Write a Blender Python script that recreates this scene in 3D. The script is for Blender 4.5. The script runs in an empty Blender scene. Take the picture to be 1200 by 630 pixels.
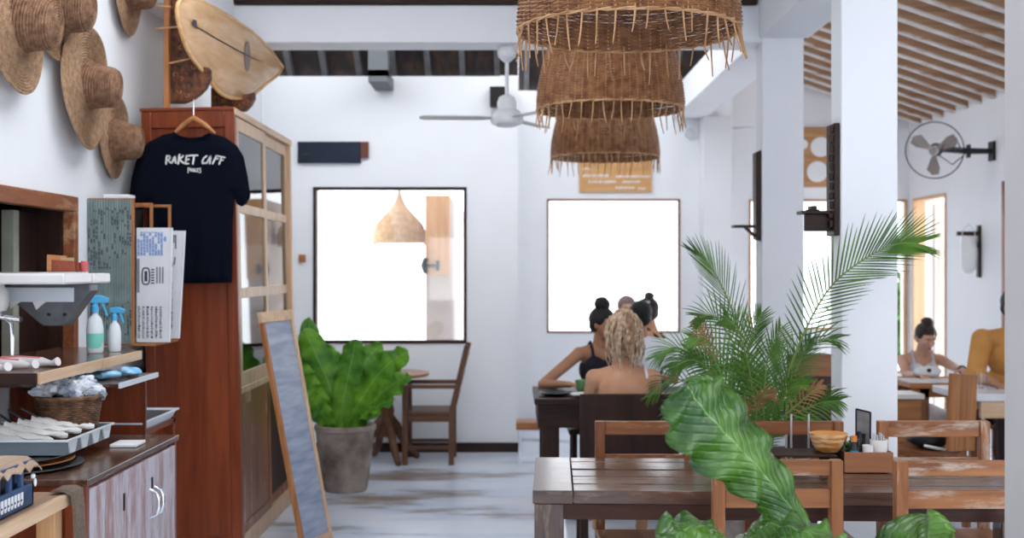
import bpy, math, random
from mathutils import Vector, Matrix
PI = math.pi
rnd = random.Random(7)
SC = bpy.context.scene
COL = SC.collection

# ---------------------------------------------------------------- camera, sky, lights, exposure
F = 1400.0            # focal length in photo pixels
CZ = 1.5
cd = bpy.data.cameras.new('camera'); cam = bpy.data.objects.new('camera', cd); COL.objects.link(cam)
cam.location = (0, 0, CZ); cam.rotation_euler = (PI/2, 0, 0)
cd.sensor_width = 36; cd.lens = F/1200*36; cd.clip_end = 200; cd.clip_start = .05
cd.dof.use_dof = True; cd.dof.focus_distance = 3.8; cd.dof.aperture_fstop = 3.3
SC.camera = cam
w = bpy.data.worlds.new('sky'); SC.world = w; w.use_nodes = True
bg = w.node_tree.nodes['Background']; bg.inputs[0].default_value = (.925, .955, 1, 1); bg.inputs[1].default_value = 3.1
SC.view_settings.view_transform = 'Standard'; SC.view_settings.look = 'None'
SC.view_settings.gamma = 1; SC.view_settings.use_curve_mapping = False
SC.view_settings.exposure = 0.34

# ---------------------------------------------------------------- helpers
def P(px, py, d): return Vector(((px-600)*d/F, d, CZ-(py-316)*d/F))
ORG = {}
class MB:
    def __init__(s): s.V = []; s.Fc = []; s.uv = {}; s.m = []; s.cur = 0
    def add(s, vs, fs, uvs=None):
        b = len(s.V); s.V += [Vector(v) for v in vs]; s.Fc += [tuple(i+b for i in f) for f in fs]; s.m += [s.cur]*len(fs)
        if uvs:
            for i, u in enumerate(uvs): s.uv[b+i] = u
        return b
    def box(s, x0, x1, y0, y1, z0, z1):
        s.add([(x0,y0,z0),(x1,y0,z0),(x1,y1,z0),(x0,y1,z0),(x0,y0,z1),(x1,y0,z1),(x1,y1,z1),(x0,y1,z1)],
              [(0,3,2,1),(4,5,6,7),(0,1,5,4),(1,2,6,5),(2,3,7,6),(3,0,4,7)]); return s
    def beam(s, p0, p1, wd, h, up=(0,0,1), w1=None, h1=None):
        p0 = Vector(p0); p1 = Vector(p1); a = (p1-p0).normalized(); up = Vector(up)
        sd = a.cross(up)
        if sd.length < 1e-4: sd = a.cross(Vector((0,1,0)))
        sd.normalize(); u = sd.cross(a).normalized(); vs = []
        for p, ww, hh in ((p0, wd, h), (p1, w1 or wd, h1 or h)):
            for i, j in ((-1,-1),(1,-1),(1,1),(-1,1)): vs.append(p+sd*i*ww/2+u*j*hh/2)
        s.add(vs, [(0,1,2,3),(7,6,5,4),(0,4,5,1),(1,5,6,2),(2,6,7,3),(3,7,4,0)]); return s
    def tube(s, path, r, n=8, closed=False):
        path = [Vector(p) for p in path]; m = len(path); rs = r if isinstance(r, (list, tuple)) else [r]*m
        vs = []; prev = None
        for i, p in enumerate(path):
            if closed: t = path[(i+1) % m]-path[i-1]
            else: t = path[min(i+1, m-1)]-path[max(i-1, 0)]
            t.normalize()
            if prev is None:
                nn = t.cross(Vector((0,0,1)))
                if nn.length < .1: nn = t.cross(Vector((0,1,0)))
            else: nn = prev-t*prev.dot(t)
            nn.normalize(); prev = nn; b = t.cross(nn)
            for k in range(n):
                a = 2*PI*k/n; vs.append(p+(nn*math.cos(a)+b*math.sin(a))*rs[i])
        fs = []
        for i in range(m if closed else m-1):
            for k in range(n):
                i2 = (i+1) % m; k2 = (k+1) % n
                fs.append((i*n+k, i2*n+k, i2*n+k2, i*n+k2))
        if not closed: fs += [tuple(range(n)), tuple((m-1)*n+k for k in reversed(range(n)))]
        s.add(vs, fs); return s
    def lathe(s, prof, c=(0,0,0), n=32, M=None, sx=1, sy=1, close=False):
        c = Vector(c); vs = []; m = len(prof)
        for r, z in prof:
            for k in range(n):
                a = 2*PI*k/n; v = Vector((r*math.cos(a)*sx, r*math.sin(a)*sy, z))
                if M: v = M @ v
                vs.append(c+v)
        fs = [(i*n+k, i*n+(k+1) % n, (i+1)*n+(k+1) % n, (i+1)*n+k) for i in range(m-1) for k in range(n)]
        if close: fs += [((m-1)*n+k, (m-1)*n+(k+1) % n, (k+1) % n, k) for k in range(n)]
        else:
            if prof[0][0] > 1e-5: fs.append(tuple(reversed(range(n))))
            if prof[-1][0] > 1e-5: fs.append(tuple((m-1)*n+k for k in range(n)))
        s.add(vs, fs); return s
    def ell(s, c, r, M=None, nu=16, nv=10):
        if not isinstance(r, (tuple, list)): r = (r, r, r)
        c = Vector(c); vs = [c+(M @ Vector((0,0,-r[2])) if M else Vector((0,0,-r[2])))]
        for j in range(1, nv):
            ph = -PI/2+PI*j/nv
            for k in range(nu):
                a = 2*PI*k/nu; v = Vector((r[0]*math.cos(ph)*math.cos(a), r[1]*math.cos(ph)*math.sin(a), r[2]*math.sin(ph)))
                vs.append(c+(M @ v if M else v))
        vs.append(c+(M @ Vector((0,0,r[2])) if M else Vector((0,0,r[2])))); L = len(vs)-1
        fs = [(0, 1+(k+1) % nu, 1+k) for k in range(nu)]
        for j in range(nv-2):
            for k in range(nu): fs.append((1+j*nu+k, 1+j*nu+(k+1) % nu, 1+(j+1)*nu+(k+1) % nu, 1+(j+1)*nu+k))
        fs += [(1+(nv-2)*nu+k, 1+(nv-2)*nu+(k+1) % nu, L) for k in range(nu)]
        s.add(vs, fs); return s
    def cap(s, p0, p1, r0, r1, n=12):
        p0 = Vector(p0); p1 = Vector(p1); a = (p1-p0); L = a.length
        if L < 1e-5: return s.ell(p0, r0)
        a.normalize(); path = []; rs = []
        for k in range(5):
            t = PI/2*k/4; path.append(p0-a*r0*math.cos(t)*.999); rs.append(max(r0*math.sin(t), r0*.05))
        for k in range(1, 5):
            t = k/5; path.append(p0+a*L*t); rs.append(r0+(r1-r0)*t)
        for k in range(5):
            t = PI/2*k/4; path.append(p1+a*r1*math.sin(t)*.999); rs.append(max(r1*math.cos(t), r1*.05))
        return s.tube(path, rs, n)
    def prism(s, pts, vec):
        n = len(pts); vec = Vector(vec); pts = [Vector(p) for p in pts]
        s.add(pts+[p+vec for p in pts], [tuple(range(n)), tuple(range(2*n-1, n-1, -1))]+[(k, k+n, (k+1) % n+n, (k+1) % n) for k in range(n)]); return s
    def move(s, M, start=0):
        for i in range(start, len(s.V)): s.V[i] = M @ s.V[i]
        return s
def Rz(a): return Matrix.Rotation(a, 4, 'Z')
def Rx(a): return Matrix.Rotation(a, 4, 'X')
def Ry(a): return Matrix.Rotation(a, 4, 'Y')
def Tr(*v): return Matrix.Translation(Vector(v))
def mkmesh(name, mb, smooth, off=None):
    me = bpy.data.meshes.new(name)
    vs = mb.V if off is None else [v-off for v in mb.V]
    me.from_pydata([tuple(v) for v in vs], [], mb.Fc)
    if mb.uv:
        l = me.uv_layers.new(name='UVMap')
        for lp in me.loops: l.data[lp.index].uv = mb.uv.get(lp.vertex_index, (0, 0))
    if any(mb.m):
        me.polygons.foreach_set('material_index', mb.m)
    me.validate()
    import bmesh
    bm = bmesh.new(); bm.from_mesh(me)
    if not mb.uv: bmesh.ops.recalc_face_normals(bm, faces=bm.faces)
    bm.to_mesh(me); bm.free()
    if smooth:
        me.shade_smooth()
        if smooth is not True: me.set_sharp_from_angle(angle=math.radians(smooth))
        else: me.set_sharp_from_angle(angle=math.radians(50))
    me.update(); return me
def tag(o, label=None, cat=None, group=None, kind=None):
    if label: o['label'] = label
    if cat: o['category'] = cat
    if group: o['group'] = group
    if kind: o['kind'] = kind
    return o
def thing(name, label, cat, loc=(0,0,0), group=None, rot=0):
    o = bpy.data.objects.new(name, None); COL.objects.link(o); o.location = loc; o.rotation_euler = (0, 0, rot)
    o.empty_display_size = .05; ORG[o] = Vector(loc); return tag(o, label, cat, group)
def part(root, name, mb, m, smooth=False, bev=0, label=None, w=False):
    """a child mesh; w: the vertices are world coordinates (unrotated root)"""
    off = ORG[root] if w else None
    me = mkmesh(name, mb, smooth, off)
    for mm in (m if isinstance(m, (list, tuple)) else [m]): me.materials.append(mm)
    o = bpy.data.objects.new(name, me); COL.objects.link(o); o.parent = root; ORG[o] = ORG[root]
    if bev: b = o.modifiers.new('bevel', 'BEVEL'); b.width = bev; b.segments = 2; b.limit_method = 'ANGLE'; b.angle_limit = .6
    if label: o['label'] = label
    return o
def solo(name, mb, m, label, cat, group=None, smooth=False, bev=0, loc=None, kind=None):
    """a thing that is one mesh; vertices are world coordinates unless loc is None"""
    off = Vector(loc) if loc is not None else None
    me = mkmesh(name, mb, smooth, off)
    for mm in (m if isinstance(m, (list, tuple)) else [m]): me.materials.append(mm)
    o = bpy.data.objects.new(name, me); COL.objects.link(o)
    if off is not None: o.location = off
    ORG[o] = off if off is not None else Vector((0,0,0))
    if bev: b = o.modifiers.new('bevel', 'BEVEL'); b.width = bev; b.segments = 2; b.limit_method = 'ANGLE'; b.angle_limit = .6
    return tag(o, label, cat, group, kind)
def struct(name, mb, m, bev=0, smooth=False, parent=None):
    me = mkmesh(name, mb, smooth)
    for mm in (m if isinstance(m, (list, tuple)) else [m]): me.materials.append(mm)
    o = bpy.data.objects.new(name, me); COL.objects.link(o); ORG[o] = Vector((0,0,0))
    if parent: o.parent = parent
    else: o['kind'] = 'structure'
    if bev: b = o.modifiers.new('bevel', 'BEVEL'); b.width = bev; b.segments = 2; b.limit_method = 'ANGLE'; b.angle_limit = .6
    return o
def dup(root, loc, rot=None, label=None, group=None):
    r = root.copy(); COL.objects.link(r); r.location = loc; ORG[r] = Vector(loc)
    if rot is not None: r.rotation_euler = (0, 0, rot)
    if label: r['label'] = label
    if group: r['group'] = group
    for ch in list(root.children):
        c = ch.copy(); COL.objects.link(c); c.parent = r
        for g in list(ch.children):
            d = g.copy(); COL.objects.link(d); d.parent = c
    return r
def text(root, name, s, loc, rot, size, m, ext=.0006, shear=0, label=None, align='CENTER', sx=1):
    c = bpy.data.curves.new(name, 'FONT'); c.body = s; c.size = size; c.extrude = ext; c.shear = shear; c.align_x = align; c.align_y = 'CENTER'
    c.offset = size*.012
    c.materials.append(m); o = bpy.data.objects.new(name, c); COL.objects.link(o); o.parent = root
    o.location = Vector(loc)-ORG[root]; o.rotation_euler = rot; o.scale = (sx, 1, 1)
    if label: o['label'] = label
    return o

# ---------------------------------------------------------------- materials
def nm(name):
    m = bpy.data.materials.new(name); m.use_nodes = True; nt = m.node_tree
    return m, nt, nt.nodes['Principled BSDF']
def plain(name, c, rough=.5, metal=0, spec=.3, noise=0, nscale=8, bump=0, bscale=60, trans=0, alpha=1, emit=0, coat=0, c2=None):
    m, nt, b = nm(name); b.inputs['Base Color'].default_value = (*c, 1); b.inputs['Roughness'].default_value = rough
    b.inputs['Metallic'].default_value = metal; b.inputs['Specular IOR Level'].default_value = spec
    b.inputs['Transmission Weight'].default_value = trans; b.inputs['Alpha'].default_value = alpha; b.inputs['Coat Weight'].default_value = coat
    if emit: b.inputs['Emission Color'].default_value = (*c, 1); b.inputs['Emission Strength'].default_value = emit
    tc = nt.nodes.new('ShaderNodeTexCoord')
    if noise or c2:
        n = nt.nodes.new('ShaderNodeTexNoise'); n.inputs['Scale'].default_value = nscale; n.inputs['Detail'].default_value = 5
        nt.links.new(tc.outputs['Object'], n.inputs['Vector'])
        r = nt.nodes.new('ShaderNodeValToRGB'); r.color_ramp.elements[0].position = .35; r.color_ramp.elements[1].position = .65
        r.color_ramp.elements[0].color = (*(c2 or tuple(max(0, v*(1-noise)) for v in c)), 1); r.color_ramp.elements[1].color = (*c, 1)
        nt.links.new(n.outputs['Fac'], r.inputs[0]); nt.links.new(r.outputs[0], b.inputs['Base Color'])
    if bump:
        n = nt.nodes.new('ShaderNodeTexNoise'); n.inputs['Scale'].default_value = bscale; n.inputs['Detail'].default_value = 4
        nt.links.new(tc.outputs['Object'], n.inputs['Vector']); bp = nt.nodes.new('ShaderNodeBump'); bp.inputs['Strength'].default_value = bump
        bp.inputs['Distance'].default_value = .01; nt.links.new(n.outputs['Fac'], bp.inputs['Height']); nt.links.new(bp.outputs[0], b.inputs['Normal'])
    return m
def wood(name, c1, c2, axis='x', sc=1.0, rough=.45, worn=None, wamt=.5, bump=.25, spec=.28):
    m, nt, b = nm(name); N = nt.nodes.new; L = nt.links.new
    tc = N('ShaderNodeTexCoord'); mp = N('ShaderNodeMapping'); oi = N('ShaderNodeObjectInfo')
    s = [14*sc]*3; s['xyz'.index(axis)] = 1.1*sc; mp.inputs['Scale'].default_value = s
    ad = N('ShaderNodeVectorMath'); ad.operation = 'ADD'; L(tc.outputs['Object'], ad.inputs[0])
    cb = N('ShaderNodeCombineXYZ'); L(oi.outputs['Random'], cb.inputs[0]); L(oi.outputs['Random'], cb.inputs[1]); L(oi.outputs['Random'], cb.inputs[2]); L(cb.outputs[0], ad.inputs[1])
    L(ad.outputs[0], mp.inputs[0])
    n = N('ShaderNodeTexNoise'); n.inputs['Scale'].default_value = 1.6; n.inputs['Detail'].default_value = 7; n.inputs['Roughness'].default_value = .62; n.inputs['Distortion'].default_value = .5
    L(mp.outputs[0], n.inputs['Vector'])
    r = N('ShaderNodeValToRGB'); r.color_ramp.elements[0].position = .32; r.color_ramp.elements[1].position = .68
    r.color_ramp.elements[0].color = (*c2, 1); r.color_ramp.elements[1].color = (*c1, 1); L(n.outputs['Fac'], r.inputs[0])
    out = r.outputs[0]
    if worn:
        n2 = N('ShaderNodeTexNoise'); n2.inputs['Scale'].default_value = 1.1; n2.inputs['Detail'].default_value = 9; n2.inputs['Roughness'].default_value = .7
        mp2 = N('ShaderNodeMapping'); s2 = [9*sc]*3; s2['xyz'.index(axis)] = 1.8*sc; mp2.inputs['Scale'].default_value = s2; L(ad.outputs[0], mp2.inputs[0]); L(mp2.outputs[0], n2.inputs['Vector'])
        r2 = N('ShaderNodeValToRGB'); r2.color_ramp.elements[0].position = .62-.2*wamt; r2.color_ramp.elements[1].position = .70-.15*wamt
        L(n2.outputs['Fac'], r2.inputs[0]); mx = N('ShaderNodeMix'); mx.data_type = 'RGBA'
        L(r2.outputs[0], mx.inputs['Factor']); L(out, mx.inputs[6]); mx.inputs[7].default_value = (*worn, 1); out = mx.outputs[2]
    L(out, b.inputs['Base Color']); b.inputs['Roughness'].default_value = rough; b.inputs['Specular IOR Level'].default_value = spec
    bp = N('ShaderNodeBump'); bp.inputs['Strength'].default_value = bump; bp.inputs['Distance'].default_value = .004
    L(n.outputs['Fac'], bp.inputs['Height']); L(bp.outputs[0], b.inputs['Normal'])
    return m
WALL = plain('white_plaster', (.86, .875, .905), .75, noise=.035, nscale=1.7, bump=.06, bscale=9)
SHADEWALL = plain('grey_white_plaster', (.60, .57, .545), .8, noise=.05, nscale=2, bump=.06, bscale=9)  # white plaster with the near column's shade put into its colour
TEAK = {a: wood('teak_'+a, (.32, .125, .048), (.14, .045, .018), a, rough=.36, worn=(.52, .40, .30), wamt=.30) for a in 'xyz'}
WORN = {a: wood('worn_teak_'+a, (.40, .165, .062), (.19, .066, .026), a, rough=.40, worn=(.52, .41, .33), wamt=.42) for a in 'xyz'}
GLOSS = {a: wood('oiled_dark_teak_'+a, (.13, .062, .036), (.04, .02, .014), a, rough=.20, worn=(.26, .17, .11), wamt=.4, bump=.3, spec=.6) for a in 'xyz'}
DARKT = {a: wood('dark_table_wood_'+a, (.075, .030, .018), (.032, .013, .009), a, rough=.38, spec=.2) for a in 'xyz'}
DARK = {a: wood('dark_wood_'+a, (.045, .020, .014), (.017, .008, .007), a, rough=.45, spec=.2) for a in 'xyz'}
RED = {a: wood('red_brown_wood_'+a, (.25, .058, .022), (.12, .024, .010), a, sc=.7, rough=.30, bump=.12) for a in 'xyz'}
HONEY = {a: wood('honey_wood_'+a, (.62, .36, .18), (.42, .21, .09), a, rough=.4) for a in 'xyz'}
PALE = {a: wood('pale_wood_'+a, (.70, .50, .33), (.50, .31, .17), a, rough=.38) for a in 'xyz'}
ORANGEW = {a: wood('orange_wood_'+a, (.48, .21, .075), (.27, .095, .033), a, rough=.4) for a in 'xyz'}
LILAC = wood('faded_lilac_wood', (.40, .29, .30), (.27, .13, .11), 'z', rough=.4, worn=(.52, .48, .53), wamt=.9)
WHITE = plain('white_paint', (.82, .83, .85), .4)
CREAM = plain('cream_board', (.46, .37, .32), .7, noise=.1)
BLACK = plain('black_plastic', (.012, .014, .02), .4)
IRON = plain('black_iron', (.02, .017, .016), .45, metal=.6)
STEEL = plain('brushed_steel', (.62, .63, .65), .28, metal=1)
CHROME = plain('chrome', (.8, .8, .82), .1, metal=1)
GREYMET = plain('grey_painted_metal', (.13, .135, .145), .35, metal=.4, noise=.3, nscale=14)
OFFWHITE = plain('off_white_enamel', (.74, .73, .70), .3, noise=.06)
GREYPL = plain('grey_blue_plastic', (.37, .42, .46), .45, noise=.1)
LGREYPL = plain('pale_grey_plastic', (.62, .67, .72), .4)
CERAM = plain('white_ceramic', (.85, .84, .81), .25)
GLASS = plain('clear_glass', (.95, .97, .98), .02, trans=1, spec=.5); 
def thin_glass(name, tint=(.9, .93, .95), fac=.12, rough=.03):
    m = bpy.data.materials.new(name); m.use_nodes = True; nt = m.node_tree; nt.nodes.clear(); N = nt.nodes.new
    o = N('ShaderNodeOutputMaterial'); t = N('ShaderNodeBsdfTransparent'); t.inputs[0].default_value = (*tint, 1)
    g = N('ShaderNodeBsdfGlossy'); g.inputs['Roughness'].default_value = rough; mx = N('ShaderNodeMixShader')
    fr = N('ShaderNodeFresnel'); fr.inputs[0].default_value = 1.5; ad = N('ShaderNodeMath'); ad.operation = 'ADD'; ad.inputs[1].default_value = fac
    nt.links.new(fr.outputs[0], ad.inputs[0]); nt.links.new(ad.outputs[0], mx.inputs[0]); nt.links.new(t.outputs[0], mx.inputs[1]); nt.links.new(g.outputs[0], mx.inputs[2]); nt.links.new(mx.outputs[0], o.inputs[0]); return m
PANE = thin_glass('cabinet_glass', (.80, .82, .84), .04)
PANE2 = thin_glass('clear_pane', (.97, .98, .99), .02)
NAVY = plain('navy_black_cotton', (.004, .0055, .011), .95, spec=.04, bump=.3, bscale=14)
PAPER = plain('newsprint', (.72, .73, .76), .8, noise=.08, nscale=10)
INK = plain('ink', (.05, .055, .07), .8)
INKG = plain('grey_ink', (.20, .21, .25), .8)
INKB = plain('blue_ink', (.10, .17, .38), .8)
SOIL = plain('dark_soil', (.05, .035, .025), .95, bump=1, bscale=60)

def floor_mat():
    m, nt, b = nm('polished_blue_white_concrete'); N = nt.nodes.new; L = nt.links.new
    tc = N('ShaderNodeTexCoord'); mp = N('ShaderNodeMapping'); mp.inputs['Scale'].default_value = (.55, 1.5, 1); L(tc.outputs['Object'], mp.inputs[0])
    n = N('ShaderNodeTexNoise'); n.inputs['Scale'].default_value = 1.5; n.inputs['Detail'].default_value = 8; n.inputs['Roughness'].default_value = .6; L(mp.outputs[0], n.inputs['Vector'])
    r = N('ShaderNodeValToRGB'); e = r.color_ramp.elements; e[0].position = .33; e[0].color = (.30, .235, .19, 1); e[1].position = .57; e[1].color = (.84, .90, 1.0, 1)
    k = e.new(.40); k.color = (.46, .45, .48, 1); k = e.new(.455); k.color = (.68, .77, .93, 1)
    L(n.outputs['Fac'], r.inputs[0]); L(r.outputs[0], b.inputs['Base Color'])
    b.inputs['Roughness'].default_value = .22; b.inputs['Specular IOR Level'].default_value = .6
    bp = N('ShaderNodeBump'); bp.inputs['Strength'].default_value = .05; bp.inputs['Distance'].default_value = .01; L(n.outputs['Fac'], bp.inputs['Height']); L(bp.outputs[0], b.inputs['Normal'])
    return m
FLOOR = floor_mat()
def board_mat(name, c1, c2, c3, ax):
    """whitewashed or tiled roof underside: planks across, blotches"""
    m, nt, b = nm(name); N = nt.nodes.new; L = nt.links.new
    tc = N('ShaderNodeTexCoord'); mp = N('ShaderNodeMapping'); s = [3, 3, 3]; s[ax] = 9; mp.inputs['Scale'].default_value = s; L(tc.outputs['Object'], mp.inputs[0])
    n = N('ShaderNodeTexNoise'); n.inputs['Scale'].default_value = 1.3; n.inputs['Detail'].default_value = 7; n.inputs['Roughness'].default_value = .65; L(mp.outputs[0], n.inputs['Vector'])
    r = N('ShaderNodeValToRGB'); e = r.color_ramp.elements; e[0].position = .33; e[0].color = (*c1, 1); e[1].position = .66; e[1].color = (*c3, 1); k = e.new(.5); k.color = (*c2, 1)
    L(n.outputs['Fac'], r.inputs[0]); L(r.outputs[0], b.inputs['Base Color']); b.inputs['Roughness'].default_value = .8
    return m
ANNEXBOARD = board_mat('weathered_roof_boards', (.30, .18, .11), (.46, .36, .30), (.66, .62, .59), 0)
DARKTILE = board_mat('dark_roof_tiles', (.018, .02, .028), (.04, .03, .028), (.10, .05, .035), 0)
RAFTW = wood('whitewashed_rafter', (.78, .76, .75), (.55, .48, .43), 'x', rough=.7, worn=(.40, .22, .12), wamt=.45)
def leaf_mat(name, c1, c2, rib, veins=46, rough=.3, tr=.25):
    m, nt, b = nm(name); N = nt.nodes.new; L = nt.links.new
    tc = N('ShaderNodeUVMap'); sp = N('ShaderNodeSeparateXYZ'); L(tc.outputs[0], sp.inputs[0])
    def mth(op, a, bb=None):
        x = N('ShaderNodeMath'); x.operation = op
        for i, v in enumerate((a, bb)):
            if v is None: continue
            if isinstance(v, (int, float)): x.inputs[i].default_value = v
            else: L(v, x.inputs[i])
        return x.outputs[0]
    au = mth('ABSOLUTE', mth('SUBTRACT', sp.outputs[0], .5)); t = mth('SUBTRACT', mth('MULTIPLY', sp.outputs[1], veins), mth('MULTIPLY', au, veins*.32))
    v = mth('SINE', mth('MULTIPLY', t, PI*2/2)); vv = mth('POWER', mth('ABSOLUTE', v), 10)
    n = N('ShaderNodeTexNoise'); o2 = N('ShaderNodeTexCoord'); n.inputs['Scale'].default_value = 9; n.inputs['Detail'].default_value = 4; L(o2.outputs['Object'], n.inputs['Vector'])
    r = N('ShaderNodeValToRGB'); r.color_ramp.elements[0].position = .35; r.color_ramp.elements[1].position = .65; r.color_ramp.elements[0].color = (*c2, 1); r.color_ramp.elements[1].color = (*c1, 1); L(n.outputs['Fac'], r.inputs[0])
    mr = N('ShaderNodeMapRange'); L(au, mr.inputs[0]); mr.inputs[1].default_value = .006; mr.inputs[2].default_value = .016; mr.inputs[3].default_value = 1; mr.inputs[4].default_value = 0
    f = mth('MAXIMUM', mr.outputs[0], mth('MULTIPLY', vv, .06)); mx = N('ShaderNodeMix'); mx.data_type = 'RGBA'; L(f, mx.inputs['Factor']); L(r.outputs[0], mx.inputs[6]); mx.inputs[7].default_value = (*rib, 1)
    L(mx.outputs[2], b.inputs['Base Color']); b.inputs['Roughness'].default_value = rough
    nb = N('ShaderNodeTexNoise'); nb.inputs['Scale'].default_value = 16; nb.inputs['Detail'].default_value = 3; L(o2.outputs['Object'], nb.inputs['Vector']); b0 = N('ShaderNodeBump'); b0.inputs['Strength'].default_value = .5; b0.inputs['Distance'].default_value = .02; L(nb.outputs['Fac'], b0.inputs['Height'])
    bp = N('ShaderNodeBump'); bp.inputs['Strength'].default_value = .5; bp.inputs['Distance'].default_value = .004; L(vv, bp.inputs['Height']); bp.invert = True; L(b0.outputs[0], bp.inputs['Normal']); L(bp.outputs[0], b.inputs['Normal'])
    if tr:
        tb = N('ShaderNodeBsdfTranslucent'); ms = N('ShaderNodeMixShader'); ms.inputs[0].default_value = tr; L(mx.outputs[2], tb.inputs[0])
        L(b.outputs[0], ms.inputs[1]); L(tb.outputs[0], ms.inputs[2]); L(ms.outputs[0], nt.nodes['Material Output'].inputs[0])
    return m
FERN = leaf_mat('glossy_fern_leaf', (.080, .185, .020), (.026, .080, .012), (.13, .27, .065), veins=24, rough=.15, tr=.08)
FERN2 = leaf_mat('bright_fern_leaf', (.24, .55, .035), (.07, .27, .02), (.38, .58, .18), veins=30, rough=.35, tr=.35)
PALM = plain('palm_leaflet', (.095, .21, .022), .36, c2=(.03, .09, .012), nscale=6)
PALM2 = plain('sunlit_palm_leaflet', (.16, .34, .06), .4, c2=(.06, .17, .03), nscale=6)  # second, brighter leaflet green used on some fronds
STALK = plain('palm_stalk', (.16, .25, .06), .45)

# ================================================================ THE SETTING
def wall_y(name, y0, y1, x0, x1, z0, z1, holes, m=WALL):
    """wall across the view (thickness y0..y1) with rectangular openings (xa, xb, za, zb)"""
    mb = MB(); xs = sorted({x0, x1, *[h[0] for h in holes], *[h[1] for h in holes]})
    for a, b in zip(xs, xs[1:]):
        hs = sorted([h for h in holes if h[0] <= a and h[1] >= b], key=lambda h: h[2]); z = z0
        for h in hs:
            if h[2] > z: mb.box(a, b, y0, y1, z, h[2])
            z = h[3]
        if z < z1: mb.box(a, b, y0, y1, z, z1)
    return struct(name, mb, m)
def wall_x(name, x0, x1, y0, y1, z0, z1, holes, m=WALL):
    mb = MB(); ys = sorted({y0, y1, *[h[0] for h in holes], *[h[1] for h in holes]})
    for a, b in zip(ys, ys[1:]):
        hs = sorted([h for h in holes if h[0] <= a and h[1] >= b], key=lambda h: h[2]); z = z0
        for h in hs:
            if h[2] > z: mb.box(x0, x1, a, b, z, h[2])
            z = h[3]
        if z < z1: mb.box(x0, x1, a, b, z, z1)
    return struct(name, mb, m)
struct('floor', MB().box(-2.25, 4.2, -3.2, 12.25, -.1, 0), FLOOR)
W1 = (-1.631, -.371, .89, 2.172); W2 = (.334, 1.604, .89, 2.168)
W3 = (2.39, 3.25, .89, 2.2); W4 = (3.42, 3.985, .45, 2.2)
wall_x('wall_left', -2.25, -2.05, -3.0, 9.8, 0, 3.2, [(3.95, 5.54, 1.10, 1.807)])
wall_y('wall_back', 9.8, 10.0, -2.25, .05, 0, 3.08, [W1])
wall_x('wall_step', -.15, .05, 10.0, 11.6, 0, 3.2, [])
wall_y('wall_rear', 11.4, 11.6, .05, 2.1, 0, 3.2, [W2])
wall_x('wall_annex_return', 2.05, 2.1, 11.6, 12.05, 0, 3.5, [])
wall_y('wall_annex_back', 12.05, 12.25, 2.05, 4.0, 0, 2.93, [W3, W4])
struct('wall_annex_gable', MB().prism([(2.05, 12.05, 2.925), (4.0, 12.05, 2.925), (4.0, 12.05, 3.0), (2.05, 12.05, 3.665)], (0, .2, 0)), WALL)
wall_x('wall_right', 4.0, 4.2, .6, 12.25, 0, 2.985, [(8.85, 9.735, 0, 2.215), (11.0, 11.9, 0, 2.2)])
# columns and beams
for nme, (x0, x1, y0, y1), m in (('column_near', (1.243, 1.62, 2.70, 3.02), SHADEWALL), ('column_middle', (1.50, 1.757, 5.44, 5.62), WALL),
                                 ('column_far', (1.549, 1.808, 7.4, 7.6), WALL), ('column_rear', (1.79, 2.06, 11.2, 11.4), WALL)):
    struct(nme, MB().box(x0, x1, y0, y1, 0, 2.93 if nme == 'column_rear' else 3.25), m, bev=.006)
struct('beam_right', MB().box(1.53, 1.84, 7.6, 11.4, 2.93, 3.2).box(1.53, 1.84, 5.62, 7.4, 2.93, 3.2), WALL, bev=.008)
struct('beam_cross', MB().box(-2.05, 1.549, 7.4, 7.66, 2.90, 3.135), WALL, bev=.012)
struct('beam_left', MB().box(-2.05, -1.72, 6.56, 7.4, 2.95, 3.2), WALL, bev=.012)
struct('beam_front', MB().box(-2.05, 1.243, 2.72, 2.98, 3.0, 3.25), WALL, bev=.012)
struct('beam_plate', MB().box(-1.72, 1.52, 7.37, 7.62, 3.137, 3.22), DARK['x'], bev=.008)
struct('beam_lamp_purlin', MB().beam((.335, 2.9, 3.282), (.672, 8.7, 3.282), .14, .12), DARK['y'], bev=.006)
# baseboards
struct('baseboard_back', MB().box(-2.05, .055, 9.78, 9.80, 0, .078).box(.05, .062, 9.78, 11.4, 0, .078), DARK['x'])
struct('ceiling_front', MB().box(-2.25, 1.62, -3.0, 3.2, 3.36, 3.44).box(-2.25, -1.7, 3.2, 6.3, 3.36, 3.44).box(-.1, 1.62, 3.2, 6.3, 3.36, 3.44).box(-2.25, 1.62, 6.3, 7.36, 3.36, 3.44), WALL)  # unseen ceiling with a skylight gap, added to balance light on the front
wall_y('wall_front', -3.2, -3.0, -2.25, 4.2, 0, 3.4, [(-1.6, 3.4, .9, 2.1)])  # unseen wall added behind the camera to limit light on the middle column
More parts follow.
